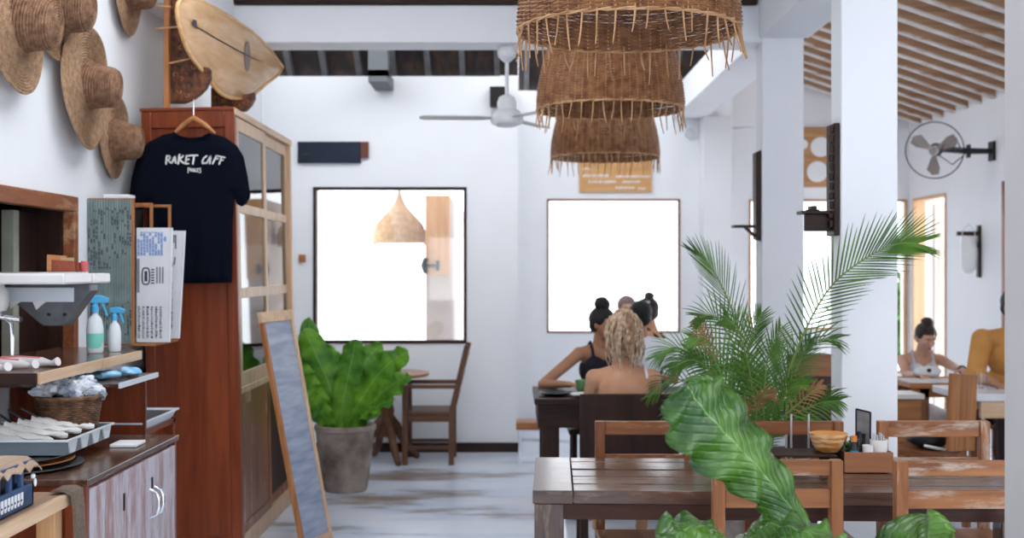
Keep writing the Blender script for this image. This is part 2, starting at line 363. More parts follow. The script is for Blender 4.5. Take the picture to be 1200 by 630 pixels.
# roof over the back bays: tiles on rafters falling towards the back wall
def roof_back(tagn, x0, x1, ye, ze, ytop, first=0):
    sl = .7; mb = MB(); yt = ytop; zt = ze+(ye-yt)*sl
    mb.prism([(x0, ye+.25, ze-.25*sl+.09), (x0, yt, zt+.09), (x0, yt, zt+.12), (x0, ye+.25, ze-.25*sl+.12)], (x1-x0, 0, 0))
    struct('ceiling_'+tagn, mb, DARKTILE)
    r = MB(); x = x0+.08+first
    while x < x1:
        r.beam((x, ye+.2, ze-.2*sl+.045), (x, yt, zt+.045), .045, .085); x += .285
    struct('ceiling_rafters_'+tagn, r, plain('grey_rafter_'+tagn, (.17, .17, .18), .7, noise=.3))
roof_back('back', -2.2, .05, 9.9, 3.10, 7.66)
roof_back('rear', .06, 1.86, 11.5, 3.24, 7.66)
struct('trim_rafter_post', MB().box(-1.12, -.97, 9.3, 9.45, 3.0, 3.40).box(-1.12, -.97, 9.3, 9.79, 2.96, 3.05), plain('grey_post', (.16, .17, .18), .6))
# annex roof: whitewashed rafters falling to the right wall
def zx(x): return 2.93+.34*(4.0-x)
mb = MB().prism([(4.15, 2.6, zx(4.15)+.07), (1.87, 2.6, zx(1.87)+.07), (1.87, 2.6, zx(1.87)+.09), (4.15, 2.6, zx(4.15)+.09)], (0, 9.65, 0))
struct('ceiling_annex', mb, ANNEXBOARD)
mb = MB(); bt = MB(); y = 2.7
while y < 12.0:
    mb.beam((4.12, y, zx(4.12)+.03), (1.88, y, zx(1.88)+.03), .05, .075); bt.beam((4.125, y, zx(4.125)-.014), (1.88, y, zx(1.88)-.014), .066, .014); y += .30
struct('ceiling_rafters_annex', mb, wood('brown_rafter', (.58, .36, .22), (.36, .20, .11), 'x', rough=.7))
struct('ceiling_battens_annex', bt, RAFTW)
# window frames
def frame_y(mb, x0, x1, z0, z1, y0, y1, t, sides='lrtb'):
    if 'l' in sides: mb.box(x0, x0+t, y0, y1, z0, z1)
    if 'r' in sides: mb.box(x1-t, x1, y0, y1, z0, z1)
    if 't' in sides: mb.box(x0+t, x1-t, y0, y1, z1-t, z1)
    if 'b' in sides: mb.box(x0+t, x1-t, y0, y1, z0, z0+t)
    return mb
def window(n, Wd, y0, t, m, m2=None):
    fr = frame_y(MB(), Wd[0], Wd[1], Wd[2], Wd[3], y0-.012, y0+.06, t)
    o = struct('window_%d' % n, fr, m, bev=.003)
    struct('window_sill', MB().box(Wd[0], Wd[1], y0+.06, y0+.2, Wd[2], Wd[2]+.012), PALE['x'], parent=o)
    i = .01
    struct('window_pane', MB().box(Wd[0]+i, Wd[1]-i, y0+.105, y0+.109, Wd[2]+.012, Wd[3]-i), PANE2, parent=o)
    if m2: struct('window_lining', MB().box(Wd[0], Wd[0]+.012, y0+.06, y0+.2, Wd[2], Wd[3]), m2, parent=o)
    return o
window(1, W1, 9.8, .026, DARK['x'], PALE['z'])
window(2, W2, 11.4, .020, wood('brown_window_wood', (.30, .15, .08), (.2, .09, .05), 'z'))
window(3, W3, 12.05, .022, HONEY['z'])
window(4, W4, 12.05, .022, HONEY['z'])
# wood casing round the doorways of the right wall
def casing(n, ya, yb, zt, m, x=4.0, t=.05):
    mb = MB().box(x-.012, x+.11, yb-t, yb, 0, zt).box(x-.012, x+.11, ya, ya+t, 0, zt).box(x-.012, x+.11, ya+t, yb-t, zt-t, zt)
    return struct('door_%d' % n, mb, m, bev=.003)
d1 = casing(1, 11.0, 11.9, 2.2, wood('pale_orange_jamb', (.66, .44, .27), (.55, .33, .18), 'z', rough=.5), t=.03)
struct('door_leaf', MB().box(4.2, 4.62, 11.86, 11.9, .02, 2.15).box(4.24, 4.58, 11.85, 11.86, .2, .95).box(4.24, 4.58, 11.85, 11.86, 1.1, 2.0), plain('cream_door_paint', (.66, .58, .50), .6), parent=d1)
casing(2, 8.85, 9.735, 2.215, RED['z'])
# kitchen seen through the serving window in the left wall
o = struct('window_5', MB().box(-2.075, -2.02, 3.95, 5.57, 1.765, 1.835).box(-2.075, -2.02, 5.515, 5.57, 1.08, 1.765).box(-2.075, -2.02, 3.93, 3.99, 1.08, 1.765).box(-2.26, -2.03, 3.99, 5.5, 1.075, 1.11),
           wood('rust_brown_frame', (.30, .11, .045), (.17, .05, .02), 'y', rough=.4, worn=(.46, .27, .15), wamt=.45), bev=.004)
struct('window_mullion', MB().box(-2.20, -2.15, 5.15, 5.21, 1.11, 1.755), plain('grey_green_paint', (.36, .38, .31), .5, noise=.25), parent=o)
struct('window_panel', MB().box(-2.25, -2.19, 5.21, 5.5, 1.11, 1.755).box(-2.25, -2.076, 5.50, 5.54, 1.11, 1.80).box(-2.25, -2.076, 3.95, 5.5, 1.79, 1.805), DARK['z'], parent=o)
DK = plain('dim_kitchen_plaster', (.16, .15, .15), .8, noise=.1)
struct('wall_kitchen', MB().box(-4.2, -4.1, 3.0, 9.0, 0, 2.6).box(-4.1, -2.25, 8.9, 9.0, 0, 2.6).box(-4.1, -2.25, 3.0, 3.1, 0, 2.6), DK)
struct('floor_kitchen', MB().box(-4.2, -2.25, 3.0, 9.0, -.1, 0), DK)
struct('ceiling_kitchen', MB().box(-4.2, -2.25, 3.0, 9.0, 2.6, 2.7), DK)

# ================================================================ LARGE FURNITURE
# tall display cabinet
CX0, CX1, CY0, CY1, CH = -1.90, -1.41, 6.26, 7.86, 2.345
t = thing('display_cabinet', 'tall red-brown wooden cabinet with sliding glass doors, black shirt hanging on its end', 'cabinet', (CX1, CY0, 0))
mb = MB().box(CX0+.05, CX1-.055, CY0+.012, CY0+.03, .08, CH-.02)
part(t, 'end_panel', mb, RED['z'], w=True)
mb = MB().box(CX0, CX0+.05, CY0, CY0+.04, 0, CH).box(CX1-.055, CX1, CY0, CY0+.045, 0, CH).box(CX0+.05, CX1-.055, CY0, CY0+.03, CH-.10, CH).box(CX0+.05, CX1-.055, CY0, CY0+.03, 0, .1)
part(t, 'end_frame', mb, RED['z'], w=True, bev=.004)
mb = MB().box(CX0, CX0+.02, CY0+.04, CY1, .05, CH-.03).box(CX0+.02, CX1-.03, CY1-.03, CY1, 0, CH-.03).box(CX0+.02, CX1-.03, CY0+.04, CY1-.03, .05, .09)
part(t, 'carcass', mb, DARK['z'], w=True)
part(t, 'top_board', MB().box(CX0, CX1+.004, CY0+.002, CY1+.02, CH-.035, CH+.002), PALE['y'], w=True, bev=.004)
part(t, 'top_board', MB().box(CX0-.005, CX1-.002, CY0-.006, CY0+.03, CH-.012, CH+.006), RED['x'], w=True, bev=.003, label='red-brown end cap of the top')
for z in (.90, 1.36, 1.83): part(t, 'shelf', MB().box(CX0+.02, CX1-.05, CY0+.04, CY1-.03, z-.012, z+.008), DARK['y'], w=True)
mb = MB().box(CX1-.03, CX1, CY1-.05, CY1, 0, CH-.035).box(CX1-.045, CX1-.003, CY0+.045, CY1-.05, 0, .10).box(CX1-.045, CX1, CY0+.045, CY1-.05, .84, .875)
part(t, 'front_frame', mb, PALE['z'], w=True, bev=.003)  # pale wood carries the glare on the cabinet front as colour
ym = 7.02
for i, (ya, yb, off) in enumerate(((CY0+.045, ym+.03, 0), (ym-.03, CY1-.05, -.02))):
    d = MB(); xa, xb = CX1-.022+off, CX1-.002+off
    d.box(xa, xb, ya, ya+.05, .875, CH-.04).box(xa, xb, yb-.05, yb, .875, CH-.04)
    for z0, z1 in ((.875, .95), (1.345, 1.40), (1.80, 1.85), (CH-.11, CH-.04)): d.box(xa, xb, ya+.05, yb-.05, z0, z1)
    dd = part(t, 'glass_door', d, PALE['z'], w=True, bev=.002)  # same glare put into the door frames' pale colour
    part(dd, 'glass_pane', MB().box(xa+.008, xa+.011, ya+.05, yb-.05, .94, CH-.10), PANE, w=True)
    d = MB().box(xa, xb-.008, ya+.04, yb-.04, .12, .84); f = MB().box(xa, xb, ya, ya+.05, .10, .84).box(xa, xb, yb-.05, yb, .10, .84).box(xa, xb, ya+.05, yb-.05, .10, .15).box(xa, xb, ya+.05, yb-.05, .78, .84)
    dd = part(t, 'lower_door', f, TEAK['z'], w=True, bev=.002); part(dd, 'door_panel', d, DARK['z'] if i else TEAK['z'], w=True)  # shade on the lower doors put into darker woods, far panel darkest
t.rotation_euler[1] = -math.radians(1.1)
# glassware on the cabinet shelves
def jug(nm_, loc, label, group, h=.2, r=.05, m=CERAM):
    o = thing(nm_, label, 'jug', loc, group)
    part(o, 'body', MB().lathe([(r*.8, 0), (r, h*.1), (r*1.02, h*.45), (r*.6, h*.75), (r*.7, h), (r*.62, h), (r*.52, h*.75), (r*.9, h*.45), (r*.85, h*.12), (0, h*.08)], n=20), m, smooth=True)
    part(o, 'handle', MB().tube([(r*.6, 0, h*.85), (r*1.5, 0, h*.8), (r*1.6, 0, h*.5), (r*.98, 0, h*.35)], .007, 6), m, smooth=True); return o
DARKBOT = plain('dark_bottle_glass', (.02, .022, .02), .12)
for i, (y, dx) in enumerate(((6.42, -.09), (6.52, -.10), (6.63, -.09))):
    jug('ceramic_jug', (CX1+dx-.015, y, .909), ['white jug on the low shelf behind cabinet glass, nearest the shirt', 'white jug on the low shelf behind cabinet glass, between two others', 'white jug on the low shelf behind cabinet glass, nearest the chalkboard'][i], 'white jugs in the cabinet', h=[.2, .16, .22][i], r=.036)
# hand-painted looking black t-shirt on a hanger
hx, hz = P(228, 150, 6.2).x, 0
t = thing('t_shirt', 'black cotton t-shirt with white brush lettering hanging on the cabinet end', 't-shirt', P(225, 330, 6.19))
def shirt():
    L = [(222, 151), (212, 157), (203, 155.5), (190, 158), (172, 168), (160, 185), (153, 210), (149.5, 240), (155, 246), (166, 248), (172, 240), (172, 262), (172, 300), (171, 332), (222, 332.5), (271, 332),
         (272.5, 300), (273, 262), (273, 228), (277, 240), (283, 243.5), (288, 240), (293, 232), (290, 210), (285, 185), (277, 172), (262, 160), (252, 156), (243, 157.5), (232, 157)]
    L = [(203, 156), (210, 160.5), (222, 163), (236, 162), (246, 157), (262, 161), (277, 171), (285, 184), (290, 208), (293, 232), (288, 240), (283, 243), (277, 240), (274, 229), (272.5, 262), (272, 300), (271, 332), (222, 333), (171, 332),
         (172, 300), (172.5, 262), (172, 238), (166, 247), (155, 245), (149.5, 238), (153, 210), (160, 185), (172, 168), (190, 158.5)]
    return [P(x, y, 6.15) for x, y in L]
outl = shirt(); import bmesh
def cloth_from(outl, y0, th, fold):
    """fill the outline with a fine grid, give it folds, two layers"""
    xs = [p.x for p in outl]; zs = [p.z for p in outl]; step = .009
    def inside(x, z):
        c = False; n = len(outl)
        for i in range(n):
            a, b = outl[i], outl[(i+1) % n]
            if (a.z > z) != (b.z > z) and x < (b.x-a.x)*(z-a.z)/(b.z-a.z)+a.x: c = not c
        return c
    def snap(x, z):
        best = None
        for i in range(len(outl)):
            a, b = outl[i], outl[(i+1) % len(outl)]; dx, dz = b.x-a.x, b.z-a.z; q = max(0, min(1, ((x-a.x)*dx+(z-a.z)*dz)/(dx*dx+dz*dz+1e-12)))
            px, pz = a.x+q*dx, a.z+q*dz; dd = (px-x)**2+(pz-z)**2
            if best is None or dd < best[0]: best = (dd, px, pz)
        return best
    nx = int((max(xs)-min(xs))/step)+1; nz = int((max(zs)-min(zs))/step)+1; idx = {}; mb = MB(); vs = []; fs = []
    ok = lambda i, j: inside(min(xs)+(i+.5)*step, min(zs)+(j+.5)*step)
    cells = [(i, j) for i in range(nx) for j in range(nz) if ok(i, j)]; cs = set(cells)
    for side in (0, 1):
        for (i, j) in cells:
            q = []
            for a, b in ((i, j), (i+1, j), (i+1, j+1), (i, j+1)):
                border = not all((a+u, b+v) in cs for u in (-1, 0) for v in (-1, 0))
                key = (a, b, 0 if border else side)
                if key not in idx:
                    x, z = min(xs)+a*step, min(zs)+b*step
                    if border: _, x, z = snap(x, z)
                    ddd = snap(x, z)[0]**.5; puff = min(1, ddd/.05); puff = math.sin(puff*PI/2)
                    yy = y0+(-1 if side == 0 else 1)*th*puff+fold(x, z)
                    idx[key] = len(vs); vs.append((x, yy, z))
                q.append(idx[key])
            fs.append(tuple(q) if side else tuple(reversed(q)))
    mb.add(vs, fs); return mb
fold = lambda x, z: .006*math.sin(x*42+z*5)*max(0, min(1, (2.1-z)*1.5))+.004*math.sin(x*90-z*9)*max(0, min(1, (1.9-z)*2))
part(t, 'body', cloth_from(outl, 6.16, .022, fold), NAVY, smooth=True, w=True)
ctr = [P(x, y, 6.142) for x, y in ((203, 156), (210, 161), (222, 163.5), (236, 162.5), (246, 157))]
part(t, 'neckband', MB().tube(ctr, .006, 8), NAVY, smooth=True, w=True)
LET = plain('white_print', (.86, .86, .84), .7)
def brush(root, name, strokes, x0, y0, sc, d, wd):
    mb = MB()
    for st in strokes:
        pts = [P(x0+x*sc, y0+y*sc, d) for x, y in st]; m_ = len(pts)
        for a, b in zip(pts, pts[1:]):
            mb.beam(a, b, .0012, wd, up=(b-a).cross(Vector((0, 1, 0))))
            mb.tube([b+Vector((0, -.0006, 0)), b+Vector((0, .0006, 0))], wd*.5, 10)
        mb.tube([pts[0]+Vector((0, -.0006, 0)), pts[0]+Vector((0, .0006, 0))], wd*.5, 10)
    return part(root, name, mb, LET, w=True)
# strokes read from the print: RAKET CAFF (12 units = 1 px)
S = [[(185, 220), (175, 335)], [(185, 225), (222, 222), (232, 245), (212, 275), (192, 282)], [(205, 285), (240, 318)],
     [(255, 322), (300, 225)], [(300, 225), (312, 322)], [(272, 292), (308, 290)],
     [(365, 205), (345, 335)], [(415, 222), (362, 275)], [(362, 275), (425, 325)],
     [(462, 225), (448, 330)], [(460, 222), (498, 222)], [(455, 275), (495, 272)], [(448, 332), (490, 330)],
     [(505, 218), (618, 214)], [(570, 220), (552, 335)],
     [(745, 225), (705, 255), (685, 300), (690, 328), (730, 322)],
     [(745, 325), (805, 222)], [(805, 222), (790, 330)], [(765, 290), (800, 285)],
     [(880, 225), (830, 332)], [(880, 222), (905, 222)], [(865, 262), (905, 262)],
     [(905, 225), (1000, 245)], [(955, 240), (922, 338)], [(940, 285), (972, 283)]]
brush(t, 'lettering', [[(x, y) for x, y in s] for s in S], 180, 165, 1/12, 6.1335, .0085)
S2 = [[(485, 390), (485, 460)], [(485, 390), (508, 392), (508, 415), (490, 420)], [(520, 400), (520, 440)], [(520, 420), (540, 418)], [(540, 398), (540, 440)], [(555, 405), (570, 405), (572, 440), (555, 440), (555, 405)],
      [(585, 400), (585, 445)], [(585, 445), (605, 445)], [(612, 400), (612, 445)], [(612, 400), (630, 400)], [(612, 422), (628, 422)], [(612, 445), (632, 445)], [(662, 395), (645, 400), (645, 418), (662, 425), (662, 455), (640, 458)]]
brush(t, 'lettering', S2, 180, 165, 1/12, 6.1335, .0042)
t = thing('coat_hanger', 'brown wooden coat hanger with steel hook inside the black shirt neck', 'hanger', P(228, 140, 6.2))
part(t, 'shoulder_bar', MB().tube([P(204, 157.5, 6.165), P(215, 147, 6.165), P(227, 139.5, 6.165), P(240, 147, 6.165), P(252, 157.5, 6.165)], [.008, .014, .017, .014, .008], 8), ORANGEW['x'], smooth=True, w=True)
part(t, 'hook', MB().tube([P(227, 139, 6.165), P(227, 120, 6.19), P(227, 116, 6.235), P(227, 118, 6.26), P(227, 122, 6.262)], .0028, 6), STEEL, smooth=True, w=True)

# low storage cabinet under the counter
BX1, BY0, BY1, BH = -1.355, 3.80, 4.83, .83
t = thing('base_cabinet', 'low red-brown cupboard with faded lilac doors under the wall shelf', 'cabinet', (BX1, BY0, 0))
part(t, 'body', MB().box(-2.045, BX1-.012, BY0+.01, BY1, .05, BH-.02).box(-2.045, BX1-.06, BY0+.06, BY1, 0, .05), RED['z'], w=True)
part(t, 'worktop', MB().box(-2.045, BX1+.006, BY0, BY1+.01, BH-.022, BH), GLOSS['y'], w=True, bev=.003)
part(t, 'corner_post', MB().box(BX1-.07, BX1, BY0+.002, BY0+.03, .0, BH-.022), RED['z'], w=True, bev=.003)
part(t, 'corner_post', MB().box(BX1-.07, BX1, BY1-.035, BY1-.002, .0, BH-.022), RED['z'], w=True, bev=.003)
yy = [BY0+.03, 4.165, 4.49, BY1-.035]
for i in range(3):
    d = part(t, 'cupboard_door', MB().box(BX1-.012, BX1+.004, yy[i]+.004, yy[i+1]-.004, .06, BH-.035), LILAC, w=True, bev=.003)
    if i < 2: part(d, 'hinge', MB().box(BX1+.002, BX1+.008, yy[i+1]-.014, yy[i+1]-.003, .66, .72), IRON, w=True)
    if i:
        yh = yy[2]+(-.028 if i == 1 else .028)
        part(d, 'handle', MB().tube([(BX1+.002, yh, .575), (BX1+.028, yh, .585), (BX1+.036, yh, .61), (BX1+.036, yh, .64), (BX1+.028, yh, .665), (BX1+.002, yh, .675)], .008, 8), CHROME, smooth=True, w=True)

# thick wooden wall shelf carrying the coffee machine
t = thing('wall_shelf', 'dark glossy wooden shelf with pale front edge holding the coffee machine', 'shelf', (-2.05, 4.03, 1.11))
part(t, 'board', MB().prism([(-2.048, 4.03, 1.114), (-1.602, 4.03, 1.114), (-1.602, 5.13, 1.114), (-1.76, 5.40, 1.114), (-2.048, 5.40, 1.114)], (0, 0, .034)), GLOSS['y'], w=True, bev=.003)
part(t, 'edge_strip', MB().box(-1.602, -1.588, 4.03, 4.63, 1.112, 1.150).box(-1.602, -1.588, 4.64, 5.13, 1.112, 1.150), PALE['y'], w=True, bev=.002)
part(t, 'edge_strip', MB().box(-2.048, -1.602, 4.018, 4.03, 1.112, 1.149), DARK['x'], w=True)
part(t, 'bracket', MB().prism([(-2.048, 4.95, 1.113), (-1.75, 4.95, 1.113), (-2.048, 4.95, .98)], (0, .02, 0)), IRON, w=True)
# espresso machine, seen from its end
t = thing('espresso_machine', 'white and steel espresso machine standing on the dark wall shelf', 'coffee machine', (-1.8, 4.5, 1.148))
yA, yB = 4.22, 4.66
part(t, 'top_tray', MB().box(-2.03, -1.572, yA+.28, yB+.02, 1.445, 1.484).box(-2.03, -1.580, yA, yA+.28, 1.445, 1.484), OFFWHITE, w=True, bev=.008)
part(t, 'top_rim', MB().box(-2.02, -1.60, yA+.275, yA+.287, 1.484, 1.489), STEEL, w=True)
part(t, 'front_panel', MB().box(-2.03, -1.66, yA+.30, yA+.32, 1.375, 1.430).box(-2.03, -1.66, yA+.318, yB, 1.430, 1.445), LGREYPL, w=True, bev=.003, label='off-white front band')
mb = MB().prism([(-1.60, yB-.13, 1.445), (-2.03, yB-.13, 1.445), (-2.03, yB-.13, 1.40), (-1.90, yB-.13, 1.385), (-1.79, yB-.13, 1.292), (-1.775, yB-.13, 1.284), (-1.70, yB-.13, 1.284), (-1.69, yB-.13, 1.292), (-1.60, yB-.13, 1.415)], (0, .09, 0))
sp = part(t, 'side_plate', mb, GREYMET, w=True, bev=.004)
for x in (-1.79+.035, -1.69-.005): part(sp, 'bolt', MB().tube([(x, yB-.137, 1.328), (x, yB-.128, 1.328)], .007, 10), BLACK, w=True)
part(t, 'drip_spout', MB().prism([(-1.815, yA+.30, 1.377), (-1.765, yA+.30, 1.377), (-1.80, yA+.30, 1.345)], (0, .015, 0)).prism([(-1.90, yA+.30, 1.377), (-1.86, yA+.30, 1.377), (-1.90, yA+.30, 1.35)], (0, .015, 0)), OFFWHITE, w=True)
part(t, 'group_head', MB().lathe([(.045, 0), (.055, .02), (.055, .075), (.04, .09), (.04, .10)], (-1.92, yA+.20, 1.345), 20).tube([(-1.92, yA+.2, 1.43), (-1.93, yA+.25, 1.46)], .035, 12), OFFWHITE, smooth=True, w=True)
part(t, 'portafilter', MB().lathe([(.03, 0), (.04, .015), (.04, .03)], (-1.92, yA+.20, 1.315), 18).tube([(-1.92, yA+.2, 1.325), (-1.80, yA+.16, 1.315)], [.012, .010], 8), CHROME, smooth=True, w=True)
part(t, 'steam_wand', MB().tube([(-1.90, yA+.2, 1.32), (-1.86, yA+.17, 1.315), (-1.835, yA+.16, 1.30), (-1.828, yA+.15, 1.24), (-1.828, yA+.15, 1.165)], .007, 8), CHROME, smooth=True, w=True)
part(t, 'rear_body', MB().box(-2.04, -1.965, yA-.06, yA+.22, 1.150, 1.445), STEEL, w=True, bev=.006)
# things on the machine
t = thing('wooden_box', 'small brown wooden box of cards on top of the coffee machine', 'box', (-1.72, 4.55, 1.484))
part(t, 'tray', MB().prism([(-1.735, 4.50, 1.485), (-1.645, 4.50, 1.485), (-1.652, 4.50, 1.530), (-1.735, 4.50, 1.535)], (0, .006, 0)).box(-1.76, -1.64, 4.52, 4.60, 1.485, 1.492).box(-1.65, -1.643, 4.52, 4.60, 1.49, 1.525), plain('rust_red_wood', (.30, .07, .035), .5, noise=.4, nscale=20), w=True)
part(t, 'divider', MB().prism([(-1.76, 4.52, 1.49), (-1.70, 4.52, 1.49), (-1.70, 4.56, 1.55), (-1.775, 4.56, 1.555)], (0, .006, 0)), ORANGEW['x'], w=True)
part(t, 'card', MB().box(-1.715, -1.665, 4.54, 4.543, 1.492, 1.543), plain('tan_card', (.55, .36, .22), .7), w=True)
solo('napkin_pot', MB().lathe([(.012, 1.4855), (.015, 1.515), (.013, 1.53), (.0, 1.53)], (-1.628, 4.55, 0), 12), plain('pink_red_paper', (.55, .12, .12), .6), 'small red pot at the right end of the coffee machine top', 'pot', smooth=True)

# ================================================================ LEFT WALL SMALL THINGS
BLUE = plain('sky_blue_plastic', (.08, .42, .72), .35)
def sprayer(loc, label, liquid, s=1.0, ang=0, liq=.5):
    t = thing('spray_bottle', label, 'bottle', loc, 'blue trigger spray bottles', rot=ang)
    prof = [(.030*s, 0), (.034*s, .01), (.034*s, .10*s), (.026*s, .14*s), (.013*s, .155*s), (.012*s, .17*s)]
    part(t, 'bottle_body', MB().lathe(prof, n=20, sy=.8), liquid[0], smooth=True)
    if liquid[1]:
        part(t, 'liquid', MB().lathe([(.031*s, .008), (.0335*s, .02), (.0345*s, .10*s*liq*1.6)], n=20, sy=.82), liquid[1], smooth=True)
    head = MB().lathe([(.016*s, .165*s), (.016*s, .19*s), (.011*s, .195*s), (.011*s, .205*s)], n=14)
    head.prism([(-.022*s, -.011*s, .205*s), (.052*s, -.011*s, .205*s), (.056*s, -.011*s, .222*s), (.02*s, -.011*s, .236*s), (-.022*s, -.011*s, .232*s)], (0, .022*s, 0))
    h = part(t, 'spray_head', head, BLUE, smooth=30, bev=.002)
    part(h, 'trigger', MB().beam((.030*s, 0, .205*s), (.048*s, 0, .150*s), .012*s, .008*s), BLUE)
    return t
TR = plain('cloudy_bottle_plastic', (.80, .84, .88), .25, alpha=.9); GRN = plain('mint_liquid', (.22, .66, .55), .3)
sprayer((-1.745, 5.0, 1.150), 'clear spray bottle with mint green liquid and blue trigger, nearer the coffee machine', (TR, GRN), 1.02, .25)
sprayer((-1.69, 5.08, 1.150), 'shorter clear spray bottle with blue trigger, beside the newspapers', (TR, None), .80, 0)
# newspaper rack on the wall
RY0, RY1, RZ0, RZ1, RX1 = 5.76, 6.17, 1.14, 1.835, -1.822
t = thing('newspaper_rack', 'wall rack with grey-green ribbed side and brown wooden dividers', 'rack', (-2.05, RY0, RZ0))
GG = plain('grey_green_board', (.24, .31, .30), .6, noise=.25, nscale=12)
rb = MB().box(-2.046, RX1-.01, RY0+.008, RY0+.016, RZ0, RZ1)
n = 17
for i in range(n):
    x = -2.044+(.214)*i/n; rb.box(x, x+.0085, RY0, RY0+.008, RZ0, RZ1)
part(t, 'ribbed_side', rb, GG, w=True, bev=.0015)
pr = MB(); rr = random.Random(3)
for i in range(n):
    x = -2.044+(.214)*i/n
    for (za, zb) in ((1.50+.05*(i > 9), 1.80-.02*rr.random()), (1.18, 1.32+.05*rr.random())):
        z = za
        while z < zb:
            h = rr.uniform(.006, .03)
            if rr.random() < .42: pr.box(x+.001, x+.0065, RY0-.0006, RY0+.001, z, min(z+h, zb))
            z += h+rr.uniform(.002, .01)
part(t, 'printing', pr, INK, w=True)
part(t, 'frame', MB().box(RX1-.012, RX1, RY0-.002, RY0+.012, RZ0-.005, RZ1+.005).box(-2.046, RX1, RY0, RY0+.016, RZ1, RZ1+.006).box(-2.046, RX1+.10, RY0+.016, RY1, RZ0-.012, RZ0).box(-2.046, -2.036, RY0+.016, RY1, RZ0, RZ1), ORANGEW['z'], w=True)
for y in (5.88, 6.03):
    part(t, 'divider', frame_y(MB(), -2.036, RX1+.052*(1 if y < 6 else 1.9), RZ0, RZ1-.01, y, y+.014, .014), ORANGEW['z'], w=True, bev=.002)
def newspaper(x0, x1, y, z0, z1, label, pic, skew=.012):
    t = thing('newspaper', label, 'newspaper', (x0, y, z0), 'folded newspapers in the wall rack')
    wd = x1-x0
    b = MB()
    for k in range(4): b.prism([(x0, y+.003*k, z0), (x1-.004*k+skew*0, y+.003*k, z0), (x1-.004*k+skew, y+.003*k, z1-.002*k), (x0, y+.003*k, z1)], (0, .0024, 0))
    b.tube([(x1, y+.006, z0), (x1+skew, y+.006, z1)], .0075, 8)
    part(t, 'pages', b, PAPER, w=True)
    ink = MB(); blue = MB(); gr = MB(); rr = random.Random(int(x1*-1000))
    yy = y-.0007
    if pic:
        zt = z1-.02
        for k in range(9):      # blue picture block with columns
            xx = x0+.004+k*(wd-.03)/9
            z = z1-.135
            while z < zt:
                h = rr.uniform(.008, .03)
                if rr.random() < .8: blue.box(xx, xx+.011, yy, y, z, min(zt, z+h))
                z += h+.002
        blue.ell((x1-.018, yy, z1-.055), (.007, .001, .014))
        gr.box(x0+.002, x0+.014, yy, y, z1-.315, z1-.15)
        for k in range(2):      # framed black label block
            ink.add([], [])
        for (cx, cz, w_, h_) in ((x0+.045, z1-.235, .018, .040),):
            ring = [(cx+w_*math.copysign(abs(math.cos(a))**.6, math.cos(a)), yy, cz+h_*math.copysign(abs(math.sin(a))**.6, math.sin(a))) for a in [2*PI*i/20 for i in range(20)]]
            ink.tube(ring, .0035, 6, closed=True); ink.box(cx-.007, cx+.007, yy, y, cz-.025, cz+.025)
        for k in range(6): ink.box(x0+.070, x0+.086, yy, y, z1-.272+k*.013, z1-.265+k*.013)
        for k in range(3): gr.box(x0+.095+k*.014, x0+.103+k*.014, yy, y, z1-.27, z1-.19)
        cols = [(x0+.006+k*.021, .013) for k in range(6)]; zr = (z0+.02, z0+.175)
    else:
        cols = [(x0+wd*.62+k*.018, .009) for k in range(2)]; zr = (z0+.05, z1-.26)
        for k in range(4): ink.box(x1-.042+.009*k, x1-.036+.009*k, yy, y, z1-.06-.03*(k % 2), z1-.02)
        gr.beam((x1-.035, yy, z1-.14), (x1-.03, yy, z1-.18), .001, .012, up=(1, 0, 0)); gr.beam((x1-.015, yy, z1-.13), (x1-.02, yy, z1-.17), .001, .008, up=(1, 0, 0))
    for cx, cw in cols:
        z = zr[0]
        while z < zr[1]:
            h = rr.uniform(.003, .010)
            (ink if rr.random() < .4 else gr).box(cx, cx+cw*rr.uniform(.6, 1), yy, y, z, z+h); z += h+.003
    part(t, 'print', ink, INK, w=True); part(t, 'print', gr, INKG, w=True)
    if pic: part(t, 'picture', blue, plain('pale_blue_ink', (.22, .32, .55), .8), w=True)
newspaper(RX1+.001, -1.665, 5.795, 1.145, 1.70, 'folded newspaper with blue picture, front one in the wall rack', True)
newspaper(RX1+.02, -1.66, 5.94, 1.155, 1.69, 'folded grey newspaper behind the blue pictured one', False, skew=.03)
solo('router_box', MB().box(-1.985, -1.86, 5.80, 5.90, 1.842, 1.862), WHITE, 'flat white box lying on top of the newspaper rack', 'box', bev=.004)

